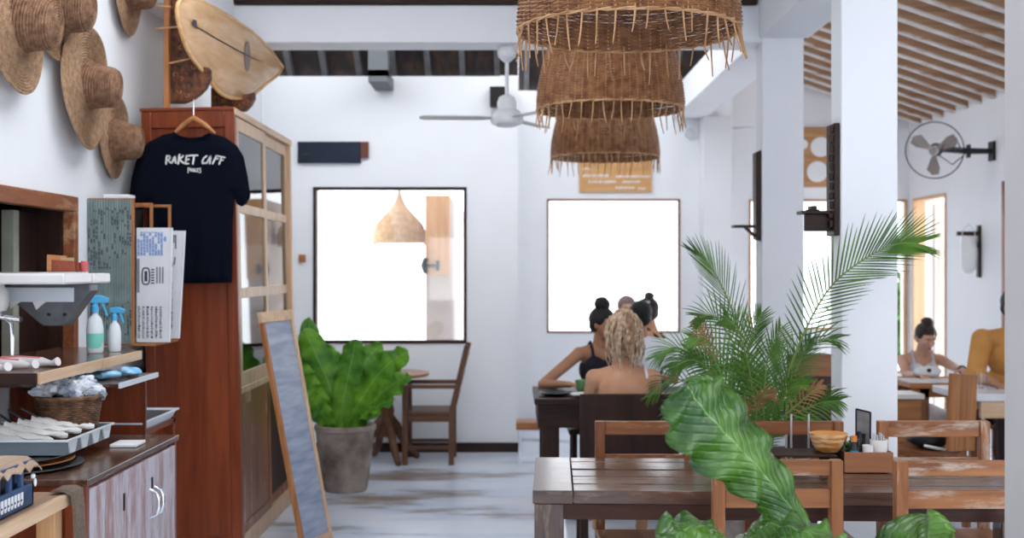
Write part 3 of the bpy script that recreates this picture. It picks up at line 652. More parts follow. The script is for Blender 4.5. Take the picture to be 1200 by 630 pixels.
# straw hats
STRAW = {}
def straw(n, a, b):
    return plain('straw_'+n, a, .8, c2=b, nscale=40, bump=.9, bscale=160)
ST1 = straw('tan', (.36, .205, .12), (.19, .095, .052)); ST2 = straw('pale', (.48, .31, .19), (.31, .18, .10)); ST3 = straw('brown_band', (.30, .18, .11), (.20, .11, .065))
def hat(label, px, py, d, R, cpx=None, cpy=None, rc=.105, hc=.155, droop=.02, tilt=0, sz=1.0, wo=0):
    """brim flat against the left wall, crown pointing into the room"""
    c = Vector((-2.046+wo, d, CZ-(py-316)*d/F)); t = thing('straw_hat', label, 'hat', c, 'woven straw hats on the left wall')
    M = (Ry(PI/2) @ Rz(tilt)).to_3x3()
    def coil(prof_pts, pitch):
        out = []; L = 0
        for (a, b) in zip(prof_pts, prof_pts[1:]):
            a = Vector(a).to_2d() if len(a) > 2 else Vector((a[0], a[1])); b = Vector((b[0], b[1])); n = max(1, round((b-a).length/pitch)); dr = (b-a)/n; nn = Vector((dr.y, -dr.x)).normalized()
            for i in range(n):
                for q, h in ((0, -.0040), (.3, .0012), (.7, .0012)): out.append(tuple(a+dr*(i+q)+nn*h))
        out.append((prof_pts[-1][0], prof_pts[-1][1])); return out
    # brim: sag so the lower rim stands a little off the wall
    br = coil([(rc*.8, .020), (rc*1.25, .012), (R, .012)], .0125)
    br = [(r, h+.012) for r, h in br]+[(R+.003, .016), (R, .012)]+[(rc*.8, .012)]
    b = MB().lathe(br, n=72, M=M, sy=sz)
    for i, v in enumerate(b.V):
        rad = math.hypot(v.y, v.z); v.x += droop*max(0, rad-rc)/(R-rc)*(.5+.5*math.sin(math.atan2(v.z, v.y)*2+d))+.006
    part(t, 'brim', b, ST2, smooth=True)
    cr = [(0, hc+.014), (rc*.42, hc+.012), (rc*.80, hc), (rc*.92, hc-.02), (rc*1.0, hc*.5), (rc*1.12, .03), (rc*1.25, .014)]
    prof = coil(list(reversed(cr)), .011)
    m2 = (Ry(PI/2+.10) @ Rz(tilt)).to_3x3()
    off = Vector((.012, 0 if cpx is None else cpx, 0 if cpy is None else cpy))
    part(t, 'crown', MB().lathe(prof, off, n=56, M=m2), ST1, smooth=True)
    return t
hat('tan straw hat with brown crown, nearest, in the top left corner', 0, 36, 4.80, .255, cpx=.03, cpy=.04, rc=.11, wo=.035)
hat('tan straw hat at the top edge, overlapping the big long one', 0, 8, 5.25, .235, cpx=.03, cpy=.01, rc=.112, hc=.17)
hat('largest straw hat, with the longest brim, hanging above the newspaper rack', 0, 104, 5.56, .285, cpx=.04, cpy=.02, rc=.10, droop=.03, wo=.03)
hat('straw hat beside the shirt, lowest of the wall hats', 0, 160, 6.04, .215, cpx=.01, cpy=-.02, rc=.095, hc=.15)
hat('straw hat at the top, alone to the right of the others', 0, -6, 6.27, .215, cpx=.01, cpy=.03, rc=.10, hc=.15)

# surfboard on carved brackets over the cabinet
def dsurf(x):     # the board lies in one upright plane
    a, b = P(206, 14, 6.12), P(331, 80, 7.62); k = (x-600)/F; dx, dy = b.x-a.x, b.y-a.y
    return (a.x*dy-a.y*dx)/(k*dy-dx)
OUT = [(206.5, 14), (207.5, 6), (211, 1), (218, -2), (227, -1), (241, 5), (256.7, 13.5), (275, 25), (293, 37), (306, 49), (318, 62), (330.7, 80), (327, 86), (322, 91), (314, 97), (306.7, 103), (302, 107), (297, 111), (292, 114), (286, 116),
       (276.7, 116.5), (268, 115), (260, 111.7), (254, 107), (249, 101), (246, 96), (241, 90), (235, 82), (229, 75), (223, 66.7), (219, 59), (215, 50), (211, 37), (207.5, 24)]
t = thing('surfboard', 'honey-coloured wooden surfboard with centre stringer lying over the cabinet', 'surfboard', P(265, 115, 6.9))
pts = [P(x, y, dsurf(x)) for x, y in OUT]
cen = sum(pts, Vector())/len(pts)
_a, _b = P(206, 14, 6.12), P(331, 80, 7.62); nrm = Vector((_b.y-_a.y, -(_b.x-_a.x), 0)).normalized()     # board underside faces into the room
rings = []
for k, (s_, o_) in enumerate(((.0, .030), (.35, .030), (.65, .028), (.88, .020), (.97, .010), (1.0, 0), (.98, -.012), (.92, -.022), (.5, -.03), (0, -.03))):
    rings.append([cen+(p-cen)*s_+nrm*(o_-.0) for p in pts])
mb = MB(); n = len(pts); vs = [v for r in rings for v in r]
mb.add(vs, [(i*n+k, i*n+(k+1) % n, (i+1)*n+(k+1) % n, (i+1)*n+k) for i in range(len(rings)-1) for k in range(n)])
BOARD = wood('surfboard_wood', (.62, .42, .25), (.46, .27, .13), 'y', sc=.8, rough=.22, bump=.03); 
part(t, 'board', mb, BOARD, smooth=True, w=True)
rail = MB().tube([p+nrm*.003 for p in pts], .011, 8, closed=True)
part(t, 'rail', rail, wood('rail_wood', (.80, .55, .28), (.55, .27, .09), 'y', rough=.2), smooth=True, w=True, label='glossy amber edge of the board')
def onb(x, y, o=.0335): return P(x, y, dsurf(x))+nrm*o
part(t, 'stringer', MB().tube([onb(223, 32), onb(250, 48), onb(283, 66), onb(318, 80, .02)], .003, 6), DARK['y'], w=True)
part(t, 'logo', MB().prism([onb(219, 24), onb(223, 25), onb(224, 35), onb(221, 32), onb(218, 29)], nrm*.002), INK, w=True, label='small black mark near the tail')
el = [onb(283.5+3.6*math.cos(a), 67+18*math.sin(a), .0325) for a in [2*PI*i/20 for i in range(20)]]
part(t, 'logo', MB().prism(el, nrm*.002), plain('grey_brown_print', (.20, .16, .14), .5), w=True, label='grey oval emblem on the middle of the board')
CARV = plain('carved_brown_wood', (.17, .06, .022), .45, c2=(.04, .014, .008), nscale=30, bump=1, bscale=42)
def bracket(label, post, scroll, d, th):
    t = thing('carved_bracket', label, 'bracket', P(post[0][0], CH, d)*0+Vector((P(post[0][0], 0, d).x, d, CH)), 'carved brackets holding the surfboard')
    part(t, 'carved_panel', MB().prism([P(x, y, d) for x, y in scroll], (0, th, 0)), CARV, w=True, bev=.006)
    # relief of little scrolls
    rl = MB(); rr = random.Random(5); xs = [p[0] for p in scroll]; ys = [p[1] for p in scroll]
    def ins(x, y):
        c = False
        for i in range(len(scroll)):
            a, b = scroll[i], scroll[(i+1) % len(scroll)]
            if (a[1] > y) != (b[1] > y) and x < (b[0]-a[0])*(y-a[1])/(b[1]-a[1])+a[0]: c = not c
        return c
    k = 0
    while k < 26:
        x, y = rr.uniform(min(xs), max(xs)), rr.uniform(min(ys), max(ys))
        if ins(x-4, y) and ins(x+4, y) and ins(x, y-4) and ins(x, y+4):
            a0 = rr.uniform(0, 6.28); rl.tube([P(x+(.6+3*q/9)*math.cos(a0+q*.62), y+(.6+3*q/9)*math.sin(a0+q*.62), d-.002) for q in range(9)], .0035, 6)
        k += 1
    part(t, 'relief', rl, plain('carved_highlight', (.30, .12, .045), .4), smooth=True, w=True)  # scrolls in a lighter brown than the panel
    return t
b1 = bracket('tall carved brown wooden bracket against the wall behind the surfboard tail', [(198, 0)],
        [(197, -40), (212, -40), (214, 20), (222, 60), (234, 78), (246, 80.5), (246, 93), (241, 104), (233, 112), (224, 118), (214, 121.5), (197, 121.5)], 6.42, .05)
bracket('short carved brown wooden bracket under the middle of the surfboard', [(250, 0)],
        [(247, 103), (262, 106), (275, 112), (290, 111), (298, 108.5), (298, 116), (294, 124), (287, 131), (247, 131)], 6.95, .05)
solo('wooden_pole', MB().box(P(191.5, 0, 6.36).x, P(197.5, 0, 6.36).x, 6.36, 6.40, CH+.002, 3.12), ORANGEW['z'], 'light orange wooden pole standing beside the tall carved bracket', 'pole', bev=.003)
t = thing('bamboo_skewers', 'thin bamboo sticks poking out across the orange pole', 'sticks', P(190, 34, 6.35))
for (x0, y0, x1, y1) in ((182, 35, 212, 32), (198, 75, 222, 70), (184, 8, 200, 9)):
    part(t, 'stick', MB().tube([P(x0, y0, 6.33), P(x1, y1, 6.34)], .005, 6), HONEY['x'], w=True, smooth=True)

# chalkboard leaning on the cabinet
t = thing('chalkboard', 'tall wood-framed chalkboard leaning against the display cabinet', 'chalkboard', (-1.1, 6.55, 0))
TL, TRr, BL, BR = Vector((-1.33, 6.27, 1.272)), Vector((-1.226, 6.60, 1.275)), Vector((-1.10, 6.27, .012)), Vector((-1.00, 6.60, .012))
def q(u, v, o=0):
    nn = (BL-TL).cross(TRr-TL).normalized()
    if nn.x < 0: nn = -nn
    a = TL+(TRr-TL)*u; b = BL+(BR-BL)*u; return a+(b-a)*v+nn*o
def sl(u0, u1, v0, v1, o0, o1):
    m_ = MB(); m_.add([q(u0, v0, o0), q(u1, v0, o0), q(u1, v1, o0), q(u0, v1, o0), q(u0, v0, o1), q(u1, v0, o1), q(u1, v1, o1), q(u0, v1, o1)], [(0,1,2,3),(7,6,5,4),(0,4,5,1),(1,5,6,2),(2,6,7,3),(3,7,4,0)]); return m_
part(t, 'frame_rail', sl(0, 1, 0, .045, -.012, .014), PALE['x'], w=True, bev=.003)
part(t, 'frame_rail', sl(0, 1, .965, 1, -.012, .014), PALE['x'], w=True, bev=.003)
part(t, 'frame_stile', sl(0, .07, .045, .965, -.012, .014), ORANGEW['z'], w=True, bev=.003)
part(t, 'frame_stile', sl(.93, 1, .045, .965, -.012, .014), PALE['z'], w=True, bev=.003)
def chalk():
    m, nt, b = nm('smeared_chalkboard'); N = nt.nodes.new; L = nt.links.new  # bluish glare on the board is put into its streaky colour
    tc = N('ShaderNodeTexCoord'); mp = N('ShaderNodeMapping'); mp.inputs['Scale'].default_value = (2, 2, 14); L(tc.outputs['Object'], mp.inputs[0])
    n = N('ShaderNodeTexNoise'); n.inputs['Scale'].default_value = 2; n.inputs['Detail'].default_value = 8; L(mp.outputs[0], n.inputs[0])
    r = N('ShaderNodeValToRGB'); r.color_ramp.elements[0].color = (.19, .24, .35, 1); r.color_ramp.elements[1].color = (.37, .42, .52, 1); r.color_ramp.elements[0].position = .35; r.color_ramp.elements[1].position = .65
    L(n.outputs['Fac'], r.inputs[0]); L(r.outputs[0], b.inputs['Base Color']); b.inputs['Roughness'].default_value = .33; b.inputs['Specular IOR Level'].default_value = .8; return m
part(t, 'writing_surface', sl(.07, .93, .045, .965, -.006, .004), chalk(), w=True)

# rack with trays behind the counter
t = thing('counter_rack', 'small brown wooden rack at the far end of the counter', 'rack', (-1.6, 5.0, 0))
part(t, 'side_panel', MB().box(-2.04, -1.53, 4.985, 5.003, .0, 1.045).box(-2.04, -2.02, 4.86, 4.985, 0, 1.045), RED['z'], w=True)
part(t, 'shelf', MB().box(-2.04, -1.50, 4.56, 5.05, 1.047, 1.062), GLOSS['y'], w=True, bev=.002)
part(t, 'edge_strip', MB().box(-1.502, -1.494, 4.56, 5.05, 1.044, 1.064), LGREYPL, w=True)
part(t, 'rear_post', MB().box(-2.04, -2.0, 5.5, 5.54, 0, .82).box(-1.60, -1.56, 5.5, 5.54, 0, .82), RED['z'], w=True)
part(t, 'lower_shelf', MB().box(-2.04, -1.56, 5.003, 5.54, .79, .812), RED['y'], w=True)
def tray(name, label, x0, x1, y0, y1, z0, z1, m, m2, cat='tray', ribs=0, fl=.03, loc=None):
    t = thing(name, label, cat, ((x0+x1)/2, (y0+y1)/2, z0)); b = MB(); th = .004
    i0, i1, j0, j1 = x0+fl, x1-fl, y0+fl, y1-fl
    b.add([(i0,j0,z0),(i1,j0,z0),(i1,j1,z0),(i0,j1,z0),(x0,y0,z1),(x1,y0,z1),(x1,y1,z1),(x0,y1,z1),
           (i0+th,j0+th,z0+th),(i1-th,j0+th,z0+th),(i1-th,j1-th,z0+th),(i0+th,j1-th,z0+th),(x0+th,y0+th,z1),(x1-th,y0+th,z1),(x1-th,y1-th,z1),(x0+th,y1-th,z1)],
          [(3,2,1,0),(0,1,5,4),(1,2,6,5),(2,3,7,6),(3,0,4,7),(8,9,10,11),(12,13,9,8),(13,14,10,9),(14,15,11,10),(15,12,8,11),(4,5,13,12),(5,6,14,13),(6,7,15,14),(7,4,12,15)])
    part(t, 'tub', b, m, w=True)
    rim = MB().box(x0-.008, x1+.008, y0-.008, y0, z1-.006, z1+.002).box(x0-.008, x1+.008, y1, y1+.008, z1-.006, z1+.002).box(x0-.008, x0, y0, y1, z1-.006, z1+.002).box(x1, x1+.008, y0, y1, z1-.006, z1+.002)
    part(t, 'rim', rim, m2, w=True, bev=.001)
    for k in range(ribs):
        yk = y0+(y1-y0)*(k+.5)/ribs; hh = (y1-y0)/ribs*.38
        r = MB().add([(x1+.003, yk-hh, z1-.006), (x1+.003, yk+hh, z1-.006), (x1-fl+.006, yk+hh*.45, z0+.004), (x1-fl+.006, yk-hh*.45, z0+.004), (x1-.01, yk-hh, z1-.006), (x1-.01, yk+hh, z1-.006), (x1-fl-.006, yk+hh*.45, z0+.004), (x1-fl-.006, yk-hh*.45, z0+.004)], [(0,1,2,3),(7,6,5,4),(0,4,5,1),(1,5,6,2),(2,6,7,3),(3,7,4,0)])
        mm = MB(); mm.add([(x1+.003, yk-hh, z1-.006), (x1+.003, yk+hh, z1-.006), (x1-fl+.008, yk+hh*.45, z0+.003), (x1-fl+.008, yk-hh*.45, z0+.003), (x1-.01, yk-hh, z1-.006), (x1-.01, yk+hh, z1-.006), (x1-fl-.006, yk+hh*.45, z0+.003), (x1-fl-.006, yk-hh*.45, z0+.003)], [(0,1,2,3),(7,6,5,4),(0,4,5,1),(1,5,6,2),(2,6,7,3),(3,7,4,0)])
        part(t, 'rib', mm, LGREYPL, w=True, bev=.002)
    return t
def _slab_fix(): pass
tray('serving_tray', 'flat grey tray past the wicker basket, over the cupboard end', -1.98, -1.55, 4.99, 5.53, .813, .856, LGREYPL, LGREYPL, fl=.02)
solo('tray_insert', MB().box(-1.96, -1.575, 5.01, 5.51, .846, .851), GREYMET, 'dark grey mat lying in the flat grey tray', 'mat')
tray('cutlery_bin', 'grey plastic bin with ribbed end holding the wrapped cutlery', -2.02, -1.508, 4.045, 4.50, .868, .920, plain('bin_grey', (.16, .20, .23), .45), LGREYPL, cat='bin', ribs=4, fl=.006)
def blob(mb, c, r, seed, amp=.35, nu=18, nv=12):
    b = len(mb.V); mb.ell(c, r, nu=nu, nv=nv); rr = random.Random(seed); ph = [rr.uniform(0, 6) for _ in range(6)]; c = Vector(c)
    for i in range(b, len(mb.V)):
        v = mb.V[i]-c; k = 1+amp*(math.sin(v.x*90+ph[0])*math.sin(v.y*80+ph[1])+.6*math.sin(v.z*120+ph[2]+v.x*60)); mb.V[i] = c+v*k
    return mb
BFOIL = plain('blue_foil', (.05, .36, .72), .25, c2=(.45, .70, .85), nscale=25)
for i, (x, y, z, s) in enumerate(((-1.70, 4.66, 1.082, .05), (-1.62, 4.75, 1.080, .055), (-1.56, 4.86, 1.083, .05))): solo('foil_packet', blob(MB(), (x, y, z), (s, s, .017), i, .22), BFOIL, 'bright blue foil packet on the small rack shelf, ' + ('nearest the wall', 'in the middle of three', 'at the outer right edge')[i], 'packet', 'blue packets on the rack shelf', smooth=True)
# wicker basket of packets
t = thing('wicker_basket', 'round dark wicker basket on the counter, full of clear packets', 'basket', (-1.622, 4.37, .874))
WICK = plain('dark_wicker', (.20, .10, .055), .5, c2=(.07, .035, .02), nscale=30)
def weave(cx, cy, r_of_z, zs, n, rt, amp, nseg=None, jit=0, seed=1):
    mb = MB(); rr = random.Random(seed); nseg = nseg or n*2
    for i, z in enumerate(zs):
        r = r_of_z(z); sgn = 1 if i % 2 else -1; pts = []; j1 = rr.uniform(-jit, jit)
        for k in range(nseg):
            a = 2*PI*k/nseg; rad = r+sgn*amp*math.cos(a*n/1)+rr.uniform(-jit, jit)*.5
            pts.append((cx+rad*math.cos(a), cy+rad*math.sin(a), z+j1))
        mb.tube(pts, rt, 5, closed=True)
    return mb
rz = lambda z: .088+.022*min(1, z/.14)
part(t, 'body', weave(0, 0, rz, [.008+.0075*i for i in range(20)], 18, .0046, .004, 36).lathe([(0, .002), (.08, .002), (.088, .03), (.104, .14), (.1, .14), (.084, .03), (.076, .006), (0, .006)], n=24), WICK, smooth=True)
part(t, 'rim', MB().tube([(.112*math.cos(2*PI*i/30), .112*math.sin(2*PI*i/30), .158+.003*(i % 2)) for i in range(30)], .009, 8, closed=True), WICK, smooth=True)
PK = plain('clear_packet_film', (.74, .77, .80), .15, c2=(.25, .29, .38), nscale=22)
PK2 = plain('white_packet_film', (.78, .79, .80), .3, c2=(.50, .55, .66), nscale=14)
pk = [(-.07, -.03, .20), (-.03, .02, .225), (.02, -.04, .20), (.06, .0, .205), (-.05, .05, .21), (.03, .05, .215), (-.085, -.0, .235), (.075, .04, .19)]
for i, (x, y, z) in enumerate(pk):
    mb = MB(); blob(mb, (0, 0, 0), (.048, .036, .026), 20+i, .35); M = Tr(-1.622+x, 4.37+y, .874+z-.015) @ Rz(i*1.3) @ Rx(.5*math.sin(i*2.1)); b_ = mb.V; r_ = random.Random(90+i)
    for v in mb.V: v += Vector((r_.uniform(-1, 1), r_.uniform(-1, 1), r_.uniform(-1, 1)))*.0055
    mb.move(M)
    lab = ['crumpled clear packet, %s in the dark wicker basket' % s for s in ('front left', 'in the middle', 'front centre', 'front right', 'back left', 'back right', 'piled highest at left', 'at the far right rim')][i]
    solo('plastic_packet', mb, PK2 if i in (0, 6, 3) else PK, lab, 'packet', 'clear packets in the wicker basket', smooth=25)
# wrapped cutlery in the bin
CLOTH = plain('cream_cotton_napkin', (.76, .74, .70), .85, bump=.5, bscale=120)
for i in range(5):
    t = thing('wrapped_cutlery', 'cream napkin around dark cutlery in the grey bin, %s' % ('nearest the wall', 'second from the wall', 'middle of the fan', 'fourth from the wall', 'outermost of the fan')[i], 'cutlery', (-1.80+.035*i, 4.15+.03*i, .895+.007*i), 'wrapped cutlery in the grey bin', rot=0)
    t.rotation_euler = (0, .22-.02*i, -.10+.12*i)
    mb = MB(); L = .215; vs = []; fs = []; nn = 12
    for a in range(nn+1):
        u = a/nn; wd = .020+.026*math.sin(PI*min(1, u*.9+.1)); hh = .022*(1-u*.6)
        for k in range(8):
            th = 2*PI*k/8; vs.append((u*L-.06, wd*math.cos(th)*(1-.75*max(0, u-.6)/.4), hh*math.sin(th)+.028+.003*math.sin(u*20+k)))
    fs = [(a*8+k, a*8+(k+1) % 8, (a+1)*8+(k+1) % 8, (a+1)*8+k) for a in range(nn) for k in range(8)]+[tuple(range(8)), tuple(nn*8+k for k in range(8))]
    mb.add(vs, fs); part(t, 'napkin', mb, CLOTH, smooth=True)
    part(t, 'handle', MB().beam((-.04, -.004, .045), (-.100, -.004, .072), .015, .006), BLACK, bev=.001)
# rolled pink-striped napkins on the shelf
PINK = plain('pink_stripe', (.72, .22, .22), .8)
for i, (x, y, a, l_) in enumerate(((-1.815, 4.10, -.35, 'nearest rolled white napkin with pink stripe on the wall shelf'), (-1.77, 4.20, -.25, 'middle rolled white napkin with pink stripe on the wall shelf'), (-1.74, 4.30, -.1, 'farthest rolled white napkin with pink stripe on the wall shelf'))):
    t = thing('rolled_napkin', l_, 'napkin', (x, y, 1.149), 'rolled napkins on the wall shelf', rot=a)
    part(t, 'roll', MB().tube([(-.10, 0, .018), (-.03, 0, .020), (.05, .004, .018), (.085, 0, .013), (.10, -.005, .016), (.115, -.008, .020)], [.018, .019, .016, .009, .012, .016], 12), CERAM if 0 else plain('white_napkin_%d' % i, (.74, .70, .69), .85), smooth=True)
    part(t, 'stripe', MB().tube([(-.098, -.010, .0345), (-.03, -.009, .0372), (.045, -.004, .0325)], .0035, 6), PINK, smooth=True)
# round platters under the bin
for i, (r, z, m, l_) in enumerate(((.235, .831, GREYMET, 'grey round platter at the bottom of the stack on the counter'), (.205, .845, ORANGEW['x'], 'orange-rimmed round platter, middle of the stack under the grey bin'), (.175, .857, GREYMET, 'dark round platter on top of the stack under the grey bin'))):
    solo('round_platter', MB().lathe([(0, .0), (r*.86, .0), (r, .009), (r, .0115), (r*.85, .004), (0, .004)], (-1.70, 4.055, z), 48), m, l_, 'platter', 'stacked round platters on the counter', smooth=30)
solo('glass_lid_stack', MB().box(-1.66, -1.45, 4.55-.03, 4.74-.0, .832, .836).box(-1.60, -1.52, 4.86-.10, 4.80, .836, .875), LGREYPL, 'white containers between the grey bin and the far tray', 'container', bev=.003) if 0 else None
for i, (x0, x1, y0, y1, h, l_) in enumerate(((-1.60, -1.50, 4.50, 4.62, .012, 'flat white lid lying behind the ribbed grey bin'),)):
    solo('container_lid', MB().box(x0+.09, x1+.09, y0-.02, y1-.02, .831, .831+h), WHITE, l_, 'lid', bev=.003)
# wooden side table bottom left, crate, hanging cloth
t = thing('side_table', 'light wooden table at the bottom left carrying the blue crate', 'table', (-1.65, 3.2, 0))
part(t, 'tabletop', MB().box(-2.03, -1.315, 2.75, 3.53, .812, .842), wood('scratched_table_wood', (.38, .24, .15), (.24, .14, .085), 'y', rough=.5, worn=(.5, .40, .32), wamt=.5), w=True, bev=.003)
part(t, 'edge_strip', MB().box(-1.315, -1.298, 2.75, 3.53, .806, .843), PALE['y'], w=True, bev=.002)
for (x, y) in ((-1.375, 3.45), (-1.375, 2.80), (-1.98, 3.45), (-1.98, 2.80)): part(t, 'leg', MB().box(x, x+.055, y, y+.055, 0, .81), HONEY['z'], w=True, bev=.003)
part(t, 'lower_shelf', MB().box(-1.98, -1.33, 2.84, 3.46, .42, .44), HONEY['y'], w=True)
t = thing('cardboard_box', 'open tan cardboard box on the lower shelf of the side table', 'box', (-1.6, 3.2, .441))
mb = MB().box(-1.80, -1.42, 3.36, 3.366, .441, .77).box(-1.80, -1.42, 3.0, 3.006, .441, .77).box(-1.80, -1.794, 3.006, 3.36, .441, .77).box(-1.426, -1.42, 3.006, 3.36, .441, .77).box(-1.794, -1.426, 3.006, 3.36, .441, .447)
part(t, 'walls', mb, plain('cardboard', (.52, .34, .20), .85), w=True)
t = thing('plastic_crate', 'dark blue plastic crate on the side table at the bottom left', 'crate', (-1.6, 3.2, .843))
NB = plain('navy_crate_plastic', (.035, .075, .17), .35, noise=.3)
x0, x1, y0, y1, z0, z1 = -1.83, -1.335, 2.92, 3.335, .844, .972
mb = MB()
for (a, b, c, d_) in ((x0, x1, y0, y0+.012), (x0, x1, y1-.012, y1), (x0, x0+.012, y0, y1), (x1-.012, x1, y0, y1)):
    mb.box(a, b, c, d_, z0, z0+.062); mb.box(a, b, c, d_, z1-.018, z1)
k = y0+.03
while k < y1-.02: mb.box(x1-.012, x1, k, k+.018, z0+.06, z1-.018); k += .075
k = x0+.03
while k < x1-.02: mb.box(k, k+.018, y1-.012, y1, z0+.06, z1-.018); mb.box(k, k+.018, y0, y0+.012, z0+.06, z1-.018); k += .08
mb.box(x0, x1, y0, y1, z0, z0+.006)
part(t, 'tub', mb, NB, w=True, bev=.002)
lb = MB(); rr = random.Random(2); k = 3.10
while k < 3.26:
    lb.box(x1-.001, x1+.0012, k, k+.010, z0+.014, z0+.024); lb.box(x1-.001, x1+.0012, k, k+.010, z0+.030, z0+.048); lb.box(x1-.001, x1+.0012, k+.011, k+.014, z0+.02, z0+.048); k += .021
part(t, 'lettering', lb, WHITE, w=True, label='white moulded lettering')
part(t, 'clip', MB().ell((x1+.004, 3.32, .925), (.006, .010, .007)).ell((x1+.004, 3.335, .905), (.004, .006, .012)), WHITE, w=True, smooth=True)
BLK2 = plain('black_bottles', (.02, .02, .025), .2)
for i, (x, y) in enumerate(((-1.40, 3.02), (-1.40, 3.12), (-1.40, 3.22), (-1.50, 3.07), (-1.50, 3.17), (-1.50, 3.27))):
    solo('dark_bottle', MB().lathe([(.03, .851), (.036, .86), (.036, .93), (.02, .955), (.014, .962), (0, .962)], (x, y, 0), 16), BLK2, 'dark glass bottles packed inside the dark blue crate', 'bottle', 'dark bottles in the blue crate', smooth=True)
mb = MB(); vs = []; N1, N2 = 18, 16
for i in range(N1+1):
    for j in range(N2+1):
        u, v = i/N1, j/N2; x = x0-.02+(x1-x0+.035)*u; y = y0-.02+(y1-y0+.04)*v
        z = z1+.003+.004*math.sin(u*17+v*3)*math.sin(v*13)
        if u > .97: z -= .012+.02*(.5+.5*math.sin(v*40))
        if v > .97 and u > .6: z -= .012
        vs.append((x, y, z))
tp = list(vs); vs += [(x, y, z+.005) for x, y, z in tp]; o_ = len(tp)
fs = [(i*(N2+1)+j, (i+1)*(N2+1)+j, (i+1)*(N2+1)+j+1, i*(N2+1)+j+1) for i in range(N1) for j in range(N2)]
fs += [tuple(a+o_ for a in reversed(f)) for f in fs]
bd = [i*(N2+1) for i in range(N1+1)]+[N1*(N2+1)+j for j in range(1, N2+1)]+[i*(N2+1)+N2 for i in range(N1-1, -1, -1)]+[j for j in range(N2-1, 0, -1)]
fs += [(a, b, b+o_, a+o_) for a, b in zip(bd, bd[1:]+bd[:1])]
mb.add(vs, fs)
solo('cover_cloth', mb, wood('tan_striped_cover', (.50, .37, .27), (.33, .22, .15), 'y', sc=.9, rough=.8), 'tan striped cover lying over the dark blue crate', 'cover', smooth=True)
mb = MB().tube([(-1.33, 3.50, .845), (-1.305, 3.52, .851), (-1.282, 3.535, .845), (-1.272, 3.54, .80)], .012, 8)
n = 6
mb = MB(); vs = []; path = [(-1.345, .849), (-1.33, .850), (-1.31, .851), (-1.288, .842), (-1.280, .80), (-1.274, .70), (-1.276, .60), (-1.272, .50), (-1.272, .46)]
for k, (x, z) in enumerate(path):
    for y in (3.475, 3.50, 3.53, 3.556): vs.append((x+.003*math.sin(y*90+k), y, z))
for k, (x, z) in enumerate(path):
    for y in (3.475, 3.50, 3.53, 3.556): vs.append((x+.010+.003*math.sin(y*90+k), y, z+.008 if k < 4 else z))
m4 = len(path)*4
fs = [(i*4+j, (i+1)*4+j, (i+1)*4+j+1, i*4+j+1) for i in range(len(path)-1) for j in range(3)]
fs += [tuple(a+m4 for a in reversed(f)) for f in fs]
bd = [i*4 for i in range(len(path))]+[(len(path)-1)*4+j for j in (1, 2, 3)]+[i*4+3 for i in range(len(path)-2, -1, -1)]+[2, 1]
fs += [(a, b, b+m4, a+m4) for a, b in zip(bd, bd[1:]+bd[:1])]
mb.add(vs, fs)
solo('woven_mat', mb, plain('brown_woven_cloth', (.26, .19, .14), .9, bump=1, bscale=300, noise=.3, nscale=120), 'brown woven mat hanging over the side table corner', 'mat', smooth=True)
# kitchen glimpsed through the serving window
t = thing('kitchen_shelf', 'dim grey-green kitchen shelf seen through the serving window', 'shelf', (-3.0, 7.0, 0))
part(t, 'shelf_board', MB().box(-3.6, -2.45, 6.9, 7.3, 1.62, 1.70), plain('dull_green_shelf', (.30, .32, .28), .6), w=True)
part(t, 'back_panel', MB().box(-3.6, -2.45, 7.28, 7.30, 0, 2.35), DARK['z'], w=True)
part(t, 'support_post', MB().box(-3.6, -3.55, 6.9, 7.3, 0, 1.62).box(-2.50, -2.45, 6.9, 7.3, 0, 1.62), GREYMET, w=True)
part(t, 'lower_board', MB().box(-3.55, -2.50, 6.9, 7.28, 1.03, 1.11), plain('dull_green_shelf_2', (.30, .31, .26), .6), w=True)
solo('white_bowl', MB().lathe([(.04, 1.701), (.075, 1.74), (.08, 1.77), (.076, 1.77), (.07, 1.745), (0, 1.71)], (-2.94, 7.0, 0), 24), CERAM, 'white bowl on the dim kitchen shelf behind the serving window', 'bowl', smooth=True)
solo('steel_pot', MB().lathe([(.06, 1.701), (.085, 1.85), (.092, 1.86), (.082, 1.86), (.055, 1.71), (0, 1.71)], (-2.80, 7.02, 0), 24), STEEL, 'steel pot on the dim kitchen shelf behind the serving window', 'pot', smooth=True)

